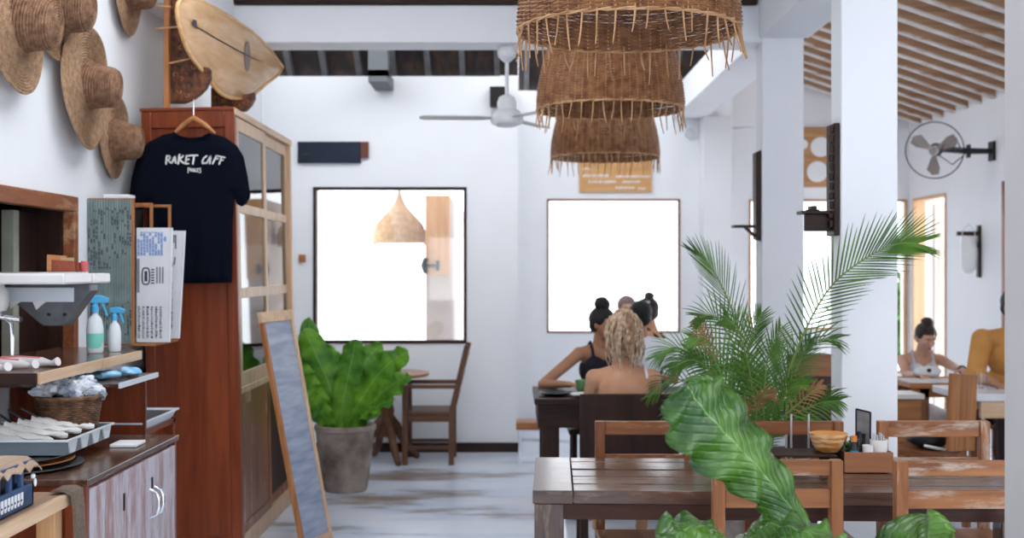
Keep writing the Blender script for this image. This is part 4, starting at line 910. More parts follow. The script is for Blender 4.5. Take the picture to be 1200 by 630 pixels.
# ================================================================ HANGING AND WALL THINGS
RAT = plain('rattan', (.34, .155, .065), .5, c2=(.17, .065, .028), nscale=26)
RATL = plain('pale_rattan_stake', (.58, .34, .17), .45, c2=(.36, .18, .075), nscale=18)
CORD = plain('dark_cord', (.05, .045, .04), .6)
def lamp_r(h):     # h measured up from the rim
    pr = [(0, .372), (.04, .374), (.12, .366), (.20, .350), (.27, .332), (.32, .315), (.35, .298), (.385, .24), (.405, .14), (.412, .05)]
    for (a, ra), (b, rb) in zip(pr, pr[1:]):
        if h <= b: return ra+(rb-ra)*(h-a)/(b-a)
    return .04
LAMPP = None
def make_lamp(loc, label):
    t = thing('basket_lamp', label, 'lamp', loc, 'woven rattan basket lamps in a row'); rr = random.Random(11)
    zs = []; z = .006
    while z < .345: zs.append(z); z += .0066
    NST = 30
    mb = weave(0, 0, lamp_r, zs, NST, .0036, .0036, 120, jit=.0016, seed=4)
    for i in range(22):      # crown: shrinking rings
        u = i/22; r = .298*(1-u)+.03*u; h = .35+.062*math.sin(u*PI/2); sg = 1 if i % 2 else -1
        mb.tube([(r*math.cos(2*PI*k/60), r*math.sin(2*PI*k/60), h+sg*.0035*math.cos(k*PI)) for k in range(60)], .0050, 5, closed=True)
    part(t, 'woven_shade', mb, RAT, smooth=True)
    st = MB()
    for k in range(NST*2):
        a = 2*PI*k/(NST*2); 
        st.tube([((lamp_r(h)+.001)*math.cos(a), (lamp_r(h)+.001)*math.sin(a), h) for h in (.0, .08, .16, .24, .31, .345)], .0028, 5)
    part(t, 'stakes', st, RATL, smooth=True)
    rim = MB()
    for ph in (0, PI): rim.tube([((.374+.004*math.cos(k*.9+ph))*math.cos(2*PI*k/120), (.374+.004*math.cos(k*.9+ph))*math.sin(2*PI*k/120), .002+.0035*math.sin(k*.9+ph)) for k in range(120)], .0036, 6, closed=True)
    part(t, 'rim', rim, RATL, smooth=True)
    for k in range(46):
        fr = MB(); a = 2*PI*k/46+rr.uniform(-.03, .03); L = rr.uniform(.055, .118); r0 = .372; sp = rr.uniform(-.02, .03); tw = rr.uniform(-.05, .05)
        fr.tube([(r0*math.cos(a), r0*math.sin(a), .02), (r0*math.cos(a), r0*math.sin(a), -.005), ((r0+sp*.5)*math.cos(a+tw*.4), (r0+sp*.5)*math.sin(a+tw*.4), -L*.6), ((r0+sp)*math.cos(a+tw), (r0+sp)*math.sin(a+tw), -L)], [.0036, .0036, .0030, .0022], 5)
        part(t, 'fringe_strand', fr, RATL, smooth=True)
    part(t, 'cord', MB().tube([(0, 0, .40), (0, 0, 3.223-loc[2])], .006, 6), CORD)
    part(t, 'bulb', MB().lathe([(0, .17), (.022, .175), (.032, .20), (.028, .225), (.014, .25), (.014, .30)], n=16), CERAM, smooth=True)
    part(t, 'socket', MB().lathe([(.018, .29), (.018, .35), (.008, .36), (.006, .41)], n=12), BLACK, smooth=True)
    return t
L1 = make_lamp(P(736.5, 39, 4.04), 'nearest and largest looking rattan basket lamp at the top of the picture')
L2 = dup(L1, P(715, 130, 6.10), .7, 'middle rattan basket lamp, between the nearest and the farthest one')
L3 = dup(L1, P(709, 186, 8.25), 1.9, 'farthest rattan basket lamp, hanging above the orange sign')
for L_ in (L1, L2, L3): L_.location.x = L_.location.x
# ceiling fan
t = thing('ceiling_fan', 'white ceiling fan hanging from the white cross beam', 'fan', P(594, 140, 7.53))
zc = t.location.z
part(t, 'canopy', MB().lathe([(.05, 2.899-zc), (.062, 2.87-zc), (.055, 2.835-zc), (.03, 2.81-zc), (.014, 2.80-zc)], n=24), WHITE, smooth=True)
part(t, 'downrod', MB().tube([(0, 0, .10), (0, 0, 2.81-zc)], .012, 10), WHITE, smooth=True)
part(t, 'motor_housing', MB().lathe([(.02, .15), (.05, .135), (.062, .10), (.06, .06), (.085, .045), (.10, .02), (.105, -.01), (.095, -.035), (.06, -.05), (0, -.055)], n=32), WHITE, smooth=True)
for k in range(3):
    a = PI+.06+k*2*PI/3; M = Rz(a) @ Rx(.10)
    bl = MB().prism([(.10, -.03, 0), (.16, -.05, 0), (.52, -.058, 0), (.55, -.03, 0), (.55, .03, 0), (.52, .055, 0), (.16, .05, 0), (.10, .03, 0)], (0, 0, .007)); bl.move(M)
    b_ = part(t, 'blade', bl, plain('fan_blade_%d' % k, (.60, .58, .56), .5), bev=.002)
    part(b_, 'blade_iron', MB().beam((.05, 0, .01), (.15, 0, .006), .03, .006).move(M), STEEL)
# wooden signs, wall box, hook, vent on the back walls
t = thing('wall_sign', 'dark navy plank sign with brown end on the back wall above the window', 'sign', P(388, 180, 9.78))
p0, p1 = P(349, 192, 9.78), P(423, 167, 9.78)
part(t, 'board', MB().box(p0.x, p1.x, 9.765, 9.798, p0.z, p1.z), plain('navy_board', (.012, .02, .045), .6, noise=.4), w=True, bev=.004)
p0, p1 = P(421, 186, 9.78), P(432, 167, 9.78)
part(t, 'end_block', MB().box(p0.x, p1.x, 9.772, 9.798, p0.z, p1.z), plain('brown_block', (.15, .05, .03), .6), w=True, bev=.003)
mb = MB()
for (x, y, x2, y2) in ((354, 182, 362, 181), (356, 180.5, 360, 183)): mb.beam(P(x, y, 9.763), P(x2, y2, 9.763), .002, .012, up=(0, 1, 0))
part(t, 'lettering', mb, plain('faded_copper_paint', (.22, .11, .07), .6), w=True)
t = thing('speaker_box', 'small black speaker box on the back wall behind the ceiling fan', 'speaker', P(583, 113, 9.75))
p0, p1 = P(574, 125, 9.7), P(592.5, 102, 9.7)
part(t, 'cabinet', MB().box(p0.x, p1.x, 9.70, 9.798, p0.z, p1.z), BLACK, w=True, bev=.006)
part(t, 'grille', MB().box(p0.x+.008, p1.x-.008, 9.695, 9.701, p0.z+.008, p1.z-.008), IRON, w=True)
solo('wall_switch', MB().box(P(350, 0, 9.78).x, P(358, 0, 9.78).x, 9.77, 9.798, P(0, 308, 9.78).z, P(0, 299, 9.78).z), ORANGEW['x'], 'small brown wooden switch block on the back wall left of the window', 'switch', bev=.006)
t = thing('wall_sign', 'orange wooden sign with white handwritten lines, above the rear window', 'sign', P(721, 208, 11.38))
p0, p1 = P(679, 226, 11.37), P(764, 184, 11.37)
part(t, 'board', MB().box(p0.x, p1.x, 11.37, 11.398, p0.z, p1.z), wood('orange_sign_wood', (.66, .38, .17), (.55, .29, .11), 'x', rough=.6), w=True, bev=.003)
mb = MB(); rr = random.Random(8)
for (ya, xa, xb, th) in ((199, 683, 694, 1), (207, 683, 716, 3), (208, 722, 762, 2.4), (214, 690, 722, 3), (214, 730, 750, 2.5), (221, 722, 745, 2.5), (222, 748, 756, 2.5)):
    x = xa
    while x < xb-1:
        h = rr.uniform(.6, 1.1)*th; a = rr.uniform(-.8, .8)
        mb.tube([P(x, ya+h*.6, 11.367), P(x+1+a, ya-h*.6, 11.367), P(x+2.2, ya+h*.3*a, 11.367)], .0055, 5); x += rr.uniform(2.2, 3.2)
part(t, 'lettering', mb, plain('sign_white_paint', (.86, .84, .82), .6), w=True)
solo('wall_vent', MB().tube([P(809, 157, 11.36), P(809, 157, 11.36)+Vector((0, .038, 0))], .05, 24), plain('vent_grey', (.66, .67, .70), .6), 'faint round grey cap on the rear wall right of the farthest lamp', 'vent', smooth=30, bev=.004)
# wooden bracket shelves on the columns
t = thing('column_shelf', 'dark wooden plank with thin shelf arm on the far white column', 'shelf', (1.53, 7.5, 1.7))
part(t, 'back_plank', MB().prism([P(892.5, 283, 7.4)+Vector((0, .02, 0)), P(892.5, 176, 7.4)+Vector((0, .02, 0)), P(886.5, 179, 7.4)+Vector((0, .02, 0)), P(886.5, 281, 7.4)+Vector((0, .02, 0))], (0, .10, 0)), DARK['z'], w=True, bev=.003)
part(t, 'shelf_arm', MB().box(P(858, 0, 7.5).x, P(887, 0, 7.5).x, 7.43, 7.53, P(0, 267.5, 7.45).z, P(0, 264.5, 7.45).z), DARK['x'], w=True)
part(t, 'brace', MB().beam(P(873, 267, 7.47), P(888, 281, 7.47), .03, .016), DARK['x'], w=True)
t = thing('column_shelf', 'dark carved wooden plank with peg shelf on the middle white column', 'shelf', (1.48, 5.5, 1.7))
part(t, 'back_plank', MB().box(P(977, 0, 5.47).x, 1.499, 5.46, 5.60, P(0, 277, 5.5).z, P(0, 146, 5.5).z), DARK['z'], w=True, bev=.004)
cm = MB(); y = 149
xx0, xx1 = P(971, 0, 5.47).x, P(977, 0, 5.47).x
while y < 262:
    cm.box(xx0+(.006 if int(y/11) % 2 else .002), xx1, 5.47, 5.50, P(0, y+9, 5.5).z, P(0, y, 5.5).z); y += 11
part(t, 'carved_edge', cm, DARK['z'], w=True, bev=.004)
part(t, 'shelf_arm', MB().box(P(938, 0, 5.5).x, xx1, 5.47, 5.58, P(0, 251.5, 5.5).z, P(0, 248, 5.5).z).box(P(947, 0, 5.5).x, P(960, 0, 5.5).x, 5.49, 5.56, P(0, 248, 5.5).z, P(0, 246, 5.5).z).box(P(950, 0, 5.5).x, P(957, 0, 5.5).x, 5.49, 5.56, P(0, 246, 5.5).z, P(0, 242, 5.5).z), DARK['x'], w=True, bev=.002)
part(t, 'drop_board', MB().box(P(943, 0, 5.5).x, xx1, 5.50, 5.52, P(0, 272, 5.5).z, P(0, 251.5, 5.5).z), DARK['x'], w=True, bev=.003)
# panel with round openings high on the annex wall
t = thing('wall_panel', 'tan wooden panel with round white discs high on the annex back wall', 'panel', (3.05, 12.04, 2.6))
p0, p1 = P(938, 220, 12.03), P(973, 151, 12.03)
part(t, 'board', MB().box(p0.x, p1.x+.1, 12.015, 12.048, p0.z, p1.z), HONEY['x'], w=True, bev=.004)
for (x, y, r) in ((962, 173, .10), (958, 202, .105), (941, 170, .05)):
    part(t, 'disc', MB().tube([P(x, y, 12.0), P(x, y, 12.0)+Vector((0, .016, 0))], r, 32), WHITE, w=True, smooth=30)
# wall fan in the annex
t = thing('wall_fan', 'black-caged wall fan with grey blades on the right wall', 'fan', P(1095, 177, 9.85))
c = P(1095, 177, 9.85)
ax = Vector((-.52, -.84, -.18)).normalized(); Q = ax.to_track_quat('Z', 'Y').to_matrix()
def fp(r, a, h): return c+Q @ Vector((r*math.cos(a), r*math.sin(a), h))
RF = .232
part(t, 'cage', MB().tube([fp(RF, 2*PI*k/48, 0) for k in range(48)], .005, 6, closed=True), IRON, smooth=True, w=True)
cg = MB()
for sgn in (1, -1):
    for k in range(36):
        a = 2*PI*k/36; cg.tube([fp(.035, a, .055*sgn), fp(.12, a, .05*sgn), fp(.20, a, .028*sgn), fp(RF, a, 0)], .0006, 3)
    cg.tube([fp(.035, 2*PI*k/24, .055*sgn) for k in range(24)], .002, 4, closed=True)
part(t, 'grille_wires', cg, STEEL, smooth=True, w=True)
for k in range(3):
    a0 = 2*PI*k/3+.5; pts = [(0.02, -.25), (.09, -.42), (.17, -.38), (.205, -.1), (.20, .18), (.15, .30), (.08, .32), (.03, .35)]
    mb = MB().prism([fp(r, a0+d_, .012*math.sin((d_+.4)*2)) for r, d_ in pts], Q @ Vector((0, 0, .004)))
    part(t, 'blade', mb, plain('grey_fan_blade_%d' % k, (.24, .20, .19), .35), w=True)
part(t, 'hub', MB().lathe([(0, .03), (.03, .022), (.038, 0), (.03, -.02), (0, -.02)], c, 20, M=Q), plain('grey_hub', (.32, .29, .28), .3), smooth=True, w=True)
mt = c-ax*.09
part(t, 'motor', MB().cap(c-ax*.06, c-ax*.16, .058, .045, 16), BLACK, smooth=True, w=True)
e = Vector((3.98, 9.93, c.z-.0)); s_ = c-ax*.13
part(t, 'arm', MB().tube([s_, s_+(Vector((3.78, 9.92, c.z))-s_)*.5, Vector((3.78, 9.92, c.z)), Vector((3.985, 9.92, c.z))], [.03, .026, .028, .022], 10), BLACK, smooth=True, w=True)
part(t, 'wall_plate', MB().box(3.975, 3.999, 9.87, 9.98, c.z-.08, c.z+.08).box(3.78, 3.80, 9.89, 9.95, c.z-.055, c.z+.055), BLACK, w=True, bev=.003)
part(t, 'cord', MB().tube([Vector((3.72, 9.90, c.z+.02)), Vector((3.66, 9.86, c.z+.10)), Vector((3.55, 9.80, c.z+.08)), Vector((3.50, 9.78, c.z-.05)), Vector((3.62, 9.82, c.z-.12)), Vector((3.74, 9.9, c.z-.04))], .005, 6), BLACK, smooth=True, w=True)
t = thing('wall_lantern', 'wall bracket with hanging white glass lantern on the right wall', 'lantern', P(1147, 295, 10.2))
x = 4.0; yb = 10.2
part(t, 'wall_bar', MB().box(3.975, 3.998, yb-.02, yb+.03, P(0, 326, yb).z, P(0, 265, yb).z), DARK['z'], w=True, bev=.002)
part(t, 'arm', MB().box(3.80, 3.975, yb-.015, yb+.015, P(0, 277, yb).z, P(0, 272, yb).z).beam((3.90, yb, P(0, 275, yb).z), (3.98, yb, P(0, 290, yb).z), .02, .03), DARK['x'], w=True)
cx, cz = P(1134, 298, yb).x, P(0, 298, yb).z
FROST = plain('frosted_lantern_glass', (.86, .87, .88), .25, alpha=.75)
part(t, 'glass_shade', MB().lathe([(0, -.17), (.03, -.165), (.062, -.12), (.068, 0), (.066, .12), (.055, .15)], (cx, yb-.02, cz), 20), FROST, smooth=True, w=True)
part(t, 'bail', MB().tube([(cx-.06, yb-.02, cz+.12), (cx-.05, yb-.02, cz+.2), (cx, yb-.02, cz+.25), (cx+.05, yb-.02, cz+.2), (cx+.06, yb-.02, cz+.12)], .004, 6), STEEL, smooth=True, w=True)
# lamp and pier outside the left window
solo('pier_wall', MB().box(-.765, -.553, 10.6, 13.6, -.1, 2.15), CREAM, 'cream outdoor wall end seen through the left window', 'wall', bev=.004, kind='structure')
t = thing('wooden_shutter', 'orange wooden shutter board with black latch outside the left window', 'shutter', (-.66, 10.58, 1.8))
part(t, 'board', MB().box(-.767, -.60+.05, 10.57, 10.598, 1.448, 2.152), wood('shutter_wood', (.66, .36, .17), (.50, .24, .10), 'z', rough=.5), w=True, bev=.003)
part(t, 'latch', MB().tube([P(499, 303, 10.55), P(496, 312, 10.55), P(499, 321, 10.55)], .022, 8).tube([P(499, 312, 10.55), P(512, 312, 10.55)], .014, 8).tube([P(513, 318, 10.56), P(513, 306, 10.56)], .016, 8), IRON, w=True, smooth=True)
struct('trim_outdoor_beam', MB().box(-1.10, -.97, 10.0, 11.2, 2.50, 2.60), WALL)
t = thing('onion_lamp', 'onion-shaped woven pendant lamp hanging outside the left window', 'lamp', P(468, 285, 11.0))
def on_r(h):
    pr = [(0, .238), (.03, .243), (.10, .238), (.16, .215), (.21, .175), (.26, .125), (.31, .08), (.36, .045), (.42, .022), (.47, .010), (.5, .006)]
    for (a, ra), (b, rb) in zip(pr, pr[1:]):
        if h <= b: return ra+(rb-ra)*(h-a)/(b-a)
    return .006
zs = [.005+.0105*i for i in range(45)]
part(t, 'woven_shade', weave(0, 0, on_r, zs, 22, .0055, .002, 66, jit=.001), plain('pale_cane', (.66, .46, .28), .55, c2=(.5, .32, .18), nscale=20), smooth=True)
st = MB()
for k in range(36):
    a = 2*PI*k/36; st.tube([(on_r(h)*math.cos(a), on_r(h)*math.sin(a), h) for h in (-.02, 0, .05, .1, .15, .2, .25, .3, .35, .4)] if 0 else [(on_r(max(0, h))*math.cos(a), on_r(max(0, h))*math.sin(a), h) for h in (-.022, 0, .05, .1, .15, .2, .25, .3, .35, .4)], .004, 4)
part(t, 'stakes', st, RATL, smooth=True)
part(t, 'cord', MB().tube([(0, 0, .46), (0, 0, 2.5-t.location.z)], .006, 6), CORD)

# ================================================================ BACK OF THE ROOM
DW = {a: wood('walnut_chair_'+a, (.17, .075, .04), (.08, .032, .018), a, rough=.4) for a in 'xyz'}
# armchair in profile, facing left
t = thing('wooden_armchair', 'dark wooden armchair in profile beside the round table at the back wall', 'chair', (-.62, 9.35, 0))
W_ = .44; hw = W_/2
part(t, 'seat', MB().box(-.22, .16, -hw+.01, hw-.01, .375, .41), DW['x'], bev=.008)
part(t, 'apron', MB().box(-.21, .15, -hw+.015, -hw+.035, .33, .375).box(-.21, .15, hw-.035, hw-.015, .33, .375).box(-.215, -.195, -hw+.035, hw-.035, .33, .375), DW['x'])
for s in (-1, 1):
    y = s*(hw-.02)
    part(t, 'leg', MB().beam((-.20, y, 0), (-.20, y, .60), .04, .045, up=(0, 1, 0)), DW['z'], bev=.004)
    part(t, 'leg', MB().beam((.155, y, 0), (.155, y, .41), .04, .045, up=(0, 1, 0)), DW['z'], bev=.004)
    part(t, 'back_post', MB().beam((.155, y, .40), (.275, y, .915), .04, .04, up=(0, 1, 0)), DW['z'], bev=.004)
    part(t, 'armrest', MB().box(-.24, .20, y-.025, y+.025, .585, .615), DW['x'], bev=.006)
    part(t, 'stretcher', MB().box(-.18, .14, y-.012, y+.012, .12, .145), DW['x'])
for z in (.55, .70, .85): part(t, 'back_slat', MB().beam((.165+(z-.4)*.235, -hw+.03, z), (.165+(z-.4)*.235, hw-.03, z), .02, .06), DW['y'], bev=.003)
# round pedestal table
t = thing('pedestal_table', 'round wooden pedestal table at the back wall, half hidden by the leafy plant', 'table', (-.98, 9.30, 0))
part(t, 'tabletop', MB().lathe([(0, .665), (.30, .665), (.33, .672), (.335, .685), (.33, .695), (0, .695)], n=40), wood('orange_top', (.46, .23, .12), (.30, .13, .06), 'x', rough=.3), smooth=30)
part(t, 'pedestal', MB().lathe([(.10, .664), (.05, .63), (.035, .58), (.045, .48), (.065, .40), (.05, .32), (.06, .26), (.05, .20), (.0, .19)], n=20), DW['z'], smooth=True)
for k in range(4):
    a = PI/4*.6+k*PI/2; c_, s_ = math.cos(a), math.sin(a)
    part(t, 'foot', MB().tube([(.03*c_, .03*s_, .34), (.09*c_, .09*s_, .27), (.17*c_, .17*s_, .12), (.24*c_, .24*s_, .04), (.27*c_, .27*s_, .025)], [.04, .038, .032, .027, .024], 8), DW['x'], smooth=True)
# small stool beyond the corner
t = thing('wooden_stool', 'small orange-topped wooden stool by the wall corner, left of the dark table', 'stool', (.14, 9.1, 0))
part(t, 'seat', MB().box(-.11, .11, -.12, .12, .29, .345), ORANGEW['x'], bev=.006)
for sx in (-1, 1):
    for sy in (-1, 1): part(t, 'leg', MB().beam((sx*.08, sy*.09, 0), (sx*.08, sy*.09, .29), .02, .02), STEEL)
# big weathered pot with bright fern
def fern_leaf(mb, ctrl, width, nrm=(0, -1, 0), ruffle=.02, waves=9, fold=.25, seed=0, prof=None, n=34, m=10, thick=0):
    """ctrl: bezier/catmull points; broad wavy strap leaf with midrib"""
    rr = random.Random(seed); C_ = [Vector(p) for p in ctrl]; C_ = [C_[0]*2-C_[1]]+C_+[C_[-1]*2-C_[-2]]
    def cat(t):
        k = t*(len(C_)-3); i = min(int(k), len(C_)-4); f = k-i; p0, p1, p2, p3 = C_[i:i+4]
        return .5*((2*p1)+(p2-p0)*f+(2*p0-5*p1+4*p2-p3)*f*f+(3*p1-p0-3*p2+p3)*f**3)
    prof = prof or (lambda t: (min(1, (t+.02)/.30)**.8)*(1-max(0, (t-.62)/.38)**2.2)**.5)
    ph = [rr.uniform(0, 6) for _ in range(4)]; vs = []; uv = []; nrm = Vector(nrm)
    for i in range(n+1):
        t_ = i/n; p = cat(t_); tg = (cat(min(1, t_+.01))-cat(max(0, t_-.01))).normalized(); sd = tg.cross(nrm); sd.normalize(); nn = sd.cross(tg).normalized()
        wd = width*max(.02, prof(t_))
        for j in range(m+1):
            u = j/m*2-1; au = abs(u); s_ = 1 if u > 0 else -1
            edge = 1+.07*math.sin(t_*waves*2*PI*1.0+ph[0]+s_)*au**3
            off = nn*(-fold*wd*au**1.3*.5+ruffle*au**2.2*math.sin(t_*waves*2*PI+ph[1]+s_*1.3)*min(1, t_*5)+.004*math.sin(t_*70+au*6))
            vs.append(p+sd*u*wd/2*edge+off); uv.append((j/m, t_))
    mb.add(vs, [(i*(m+1)+j, i*(m+1)+j+1, (i+1)*(m+1)+j+1, (i+1)*(m+1)+j) for i in range(n) for j in range(m)], uv)
    return mb
def thick(o, th=.0015):
    s = o.modifiers.new('thickness', 'SOLIDIFY'); s.thickness = th; s.offset = 0; return o
WPOT = plain('weathered_clay', (.42, .35, .31), .85, c2=(.13, .095, .075), nscale=5, bump=.5, bscale=30)
t = thing('potted_fern', 'bright green broad-leaved fern in a large weathered clay pot', 'plant', (-1.13, 8.1, 0))
part(t, 'pot', MB().lathe([(.135, 0), (.15, .02), (.185, .28), (.198, .41), (.208, .415), (.208, .445), (.198, .45), (.18, .44), (.17, .40), (0, .395)], n=40), WPOT, smooth=40)
part(t, 'soil', MB().lathe([(0, .415), (.17, .405), (.17, .40)], n=30), SOIL, smooth=True)
px = lambda x, y, d: P(x, y, d)-Vector((-1.13, 8.1, 0))
LV = [  # base px, mids, tip px, width, depth shift
    ([(395, 503), (388, 460), (372, 420), (356, 385)], .20, (0, -1, .2), 8.15), ([(397, 503), (404, 460), (412, 425), (417, 398)], .17, (.15, -1, .1), 8.0),
    ([(400, 503), (425, 465), (452, 430), (478, 412)], .19, (-.1, -1, .4), 7.95), ([(400, 503), (428, 480), (455, 455), (480, 440)], .17, (0, -.8, .6), 7.85),
    ([(392, 503), (375, 480), (358, 450), (349, 425)], .17, (0, -1, .1), 7.95), ([(398, 503), (415, 455), (432, 420), (448, 403)], .15, (.1, -1, .2), 8.2),
    ([(390, 503), (372, 455), (364, 410), (362, 372)], .16, (.3, -1, 0), 8.3), ([(399, 503), (405, 470), (392, 430), (380, 405)], .15, (0, -1, .2), 8.25),
    ([(402, 503), (420, 490), (440, 478), (462, 468)], .12, (0, -.6, .9), 7.8), ([(392, 503), (380, 488), (366, 470), (356, 462)], .13, (0, -.9, .4), 7.8)]
for i, (pp, wd, nr, dd) in enumerate(LV):
    pts = [px(pp[0][0], pp[0][1]+8, 8.08)]+[px(x, y, 8.08+(dd-8.08)*(k+1)/3) for k, (x, y) in enumerate(pp[1:])]
    thick(part(t, 'leaf', fern_leaf(MB(), pts, wd, nr, ruffle=.022, waves=5, seed=i), FERN2, smooth=True))

# ================================================================ FRONT TABLE AND CHAIRS
ROT = -math.radians(2.0)
t = thing('dining_table', 'long dark oiled wooden dining table with plank top in the foreground', 'table', (.07, 4.05, 0), rot=ROT)
TW, TD, TH = 1.9, .715, .75
mb = MB().box(0, .135, 0, TD, TH-.045, TH)
k = 0; yk = .0; wds = [.075, .065, .09, .06, .085, .07, .095, .08, .095]; sm = sum(wds)
for w_ in wds:
    w_ = w_*TD/sm; mb.box(.139, TW-.139, yk+.0028, yk+w_-.0028, TH-.045+.001*(k % 3), TH-.002*(k % 2)-.0005*(k % 3)); yk += w_; k += 1
mb.box(TW-.135, TW, 0, TD, TH-.045, TH)
part(t, 'tabletop', mb, GLOSS['x'], bev=.002)
part(t, 'apron', MB().box(.10, TW-.10, .012, .036, TH-.10, TH-.046), DARKT['x'], bev=.003)
part(t, 'apron', MB().box(.10, TW-.10, TD-.036, TD-.012, TH-.10, TH-.046), DARKT['x'], bev=.003)
part(t, 'apron', MB().box(.012, .036, .10, TD-.10, TH-.10, TH-.046), DARKT['y'], bev=.003)
part(t, 'apron', MB().box(TW-.036, TW-.012, .10, TD-.10, TH-.10, TH-.046), DARKT['y'], bev=.003)
for (x, y) in ((.006, .006), (TW-.106, .006), (.006, TD-.106), (TW-.106, TD-.106)): part(t, 'leg', MB().box(x, x+.10, y, y+.10, 0, TH-.047), GLOSS['z'], bev=.004)
def dchair(name, label, x, y, rot, group, wd=.42, h=.88, mats=WORN, low=True, rails=((.83, .88), (.725, .785))):
    """slatted chair; local origin under the seat centre, back towards -y"""
    t = thing(name, label, 'chair', (x, y, 0), group, rot=rot); hw = wd/2; bd = -.21
    part(t, 'seat', MB().box(-hw+.0, hw, bd+.03, .19, .42, .445), mats['y'], bev=.005)
    for bx in ((-hw+.03, hw-.03, .155, .175), (-hw+.01, -hw+.03, bd+.03, .17), (hw-.03, hw-.01, bd+.03, .17)): part(t, 'apron', MB().box(*bx, .36, .42), mats['x'])
    for s in (-1, 1):
        xx = s*(hw-.019)
        part(t, 'back_post', MB().box(xx-.0195, xx+.0195, bd-.015, bd+.028, 0, h), mats['z'], bev=.003)
        part(t, 'leg', MB().box(xx-.019, xx+.019, .145, .185, 0, .42), mats['z'], bev=.003)
        part(t, 'stretcher', MB().box(xx-.01, xx+.01, bd+.028, .145, .15, .18), mats['y'])
    for z0, z1 in rails: part(t, 'back_rail', MB().box(-hw+.0385, hw-.0385, bd-.006, bd+.016, z0, z1), mats['x'], bev=.003)
    part(t, 'stretcher', MB().box(-hw+.04, hw-.04, -.01, .012, .16, .185), mats['x'])
    return t
near = dchair('dining_chair', 'worn wooden chair on the near side of the long table, behind the big leaf', .862, 3.88+.21, 0, 'worn wooden chairs around the long table')
near2 = dup(near, (1.450, 4.075, 0), 0, 'worn wooden chair on the near side of the long table, beside the right pillar')
FR = ((.825, .88), (.715, .745))
far1 = dchair('dining_chair', 'orange-brown wooden chair on the far side of the long table, left of the big leaf', P(697, 0, 4.90).x+.20, 4.86-.19, PI, 'wooden chairs on the far side of the long table', wd=.40, mats=TEAK, rails=FR)
far3 = dup(far1, (P(985, 0, 4.9).x-.20, 4.67, 0), PI, 'wooden chair on the far side of the long table, in front of the palm')
far2 = dchair('dining_chair', 'grey-brown worn chair on the far side of the long table, against the white column', P(1027, 0, 4.90).x+.226, 4.87-.19, PI, 'wooden chairs on the far side of the long table', wd=.452, mats=WORN, rails=((.815, .88), (.70, .73)))
# things on the table (all stand on z = .75)
def tz(): return .7505
t = thing('wooden_caddy', 'brown wooden box holding condiments on the long table', 'box', (1.3, 4.45, .75))
x0, x1, y0, y1, z0, z1 = 1.222, 1.402, 4.39, 4.55, .7515, .826
CAD = wood('caddy_brown', (.40, .18, .09), (.30, .12, .055), 'x', rough=.4)
for a_ in (y0, y1-.01): part(t, 'side_wall', MB().box(x0, x1, a_, a_+.01, z0, z1), CAD, w=True, bev=.002)
for a_ in (x0, x1-.01): part(t, 'end_wall', MB().box(a_, a_+.01, y0+.01, y1-.01, z0, z1), DARK['y'], w=True, bev=.002)
part(t, 'base', MB().box(x0+.01, x1-.01, y0+.01, y1-.01, z0, z0+.008), DARK['y'], w=True)
zb = z0+.009
t = thing('sauce_bottle', 'small dark bottle with orange cap in the wooden caddy', 'bottle', (1.268, 4.43, zb))
part(t, 'bottle_body', MB().lathe([(.014, 0), (.016, .01), (.016, .075), (.009, .095), (.009, .10)], n=16), plain('dark_sauce', (.02, .03, .035), .15), smooth=True)
part(t, 'label_band', MB().lathe([(.0164, .03), (.0164, .068)], n=16), plain('teal_label', (.06, .26, .42), .5), smooth=True)
part(t, 'cap', MB().lathe([(.011, .10), (.011, .122), (0, .122)], n=14), plain('orange_cap', (.75, .24, .06), .5), smooth=30)
for i, (x, y, h, r, l_) in enumerate(((1.238, 4.46, .10, .013, 'dark bottle at the left corner of the wooden caddy'), (1.300, 4.48, .115, .015, 'tall dark bottle beside the menu holder in the wooden caddy'), (1.325, 4.50, .105, .013, 'dark bottle at the back of the wooden caddy'))):
    t = thing('sauce_bottle', l_, 'bottle', (x, y, zb)); part(t, 'bottle_body', MB().lathe([(r*.9, 0), (r, .01), (r, h*.65), (r*.5, h*.85), (r*.5, h)], n=14), plain('dark_bottle_%d' % i, (.03, .025, .02), .15), smooth=True)
    part(t, 'cap', MB().lathe([(r*.65, h), (r*.65, h+.016), (0, h+.016)], n=12), [plain('red_cap', (.45, .10, .04), .5), BLACK, BLACK][i], smooth=30)
t = thing('herb_pot', 'small green plant in the wooden caddy next to the menu holder', 'plant', (1.262, 4.49, zb))
part(t, 'pot', MB().lathe([(.018, 0), (.024, .055), (.02, .055), (0, .05)], n=16), BLACK, smooth=30)
mb = MB(); rr = random.Random(4)
for i in range(46):
    a = rr.uniform(0, 6.28); e_ = rr.uniform(.1, 1.3); r = rr.uniform(.015, .045); p = Vector((r*math.cos(a)*math.cos(e_), r*math.sin(a)*math.cos(e_), .06+r*math.sin(e_)*1.3))
    mb.ell(p, (.009, .006, .003), (Rz(a) @ Ry(rr.uniform(-1, 1))).to_3x3(), 6, 4)
    if i % 4 == 0: mb.tube([(0, 0, .05), p], .001, 3)
part(t, 'foliage', mb, plain('herb_green', (.10, .26, .05), .5, noise=.5, nscale=60), smooth=True)
t = thing('menu_holder', 'grey upright menu board in a thin dark frame standing in the caddy', 'menu', P(1012, 520, 4.52))
a0, a1 = P(1003.5, 480, 4.53), P(1020, 484, 4.47)
zb_ = zb
fr = MB()
for (p_, q_) in ((Vector((a0.x, 4.535, zb_)), a0), (a0, a1), (a1, Vector((a1.x, 4.475, zb_)))): fr.beam(p_, q_, .006, .006, up=(0, 1, 0))
part(t, 'frame', fr, BLACK, w=True)
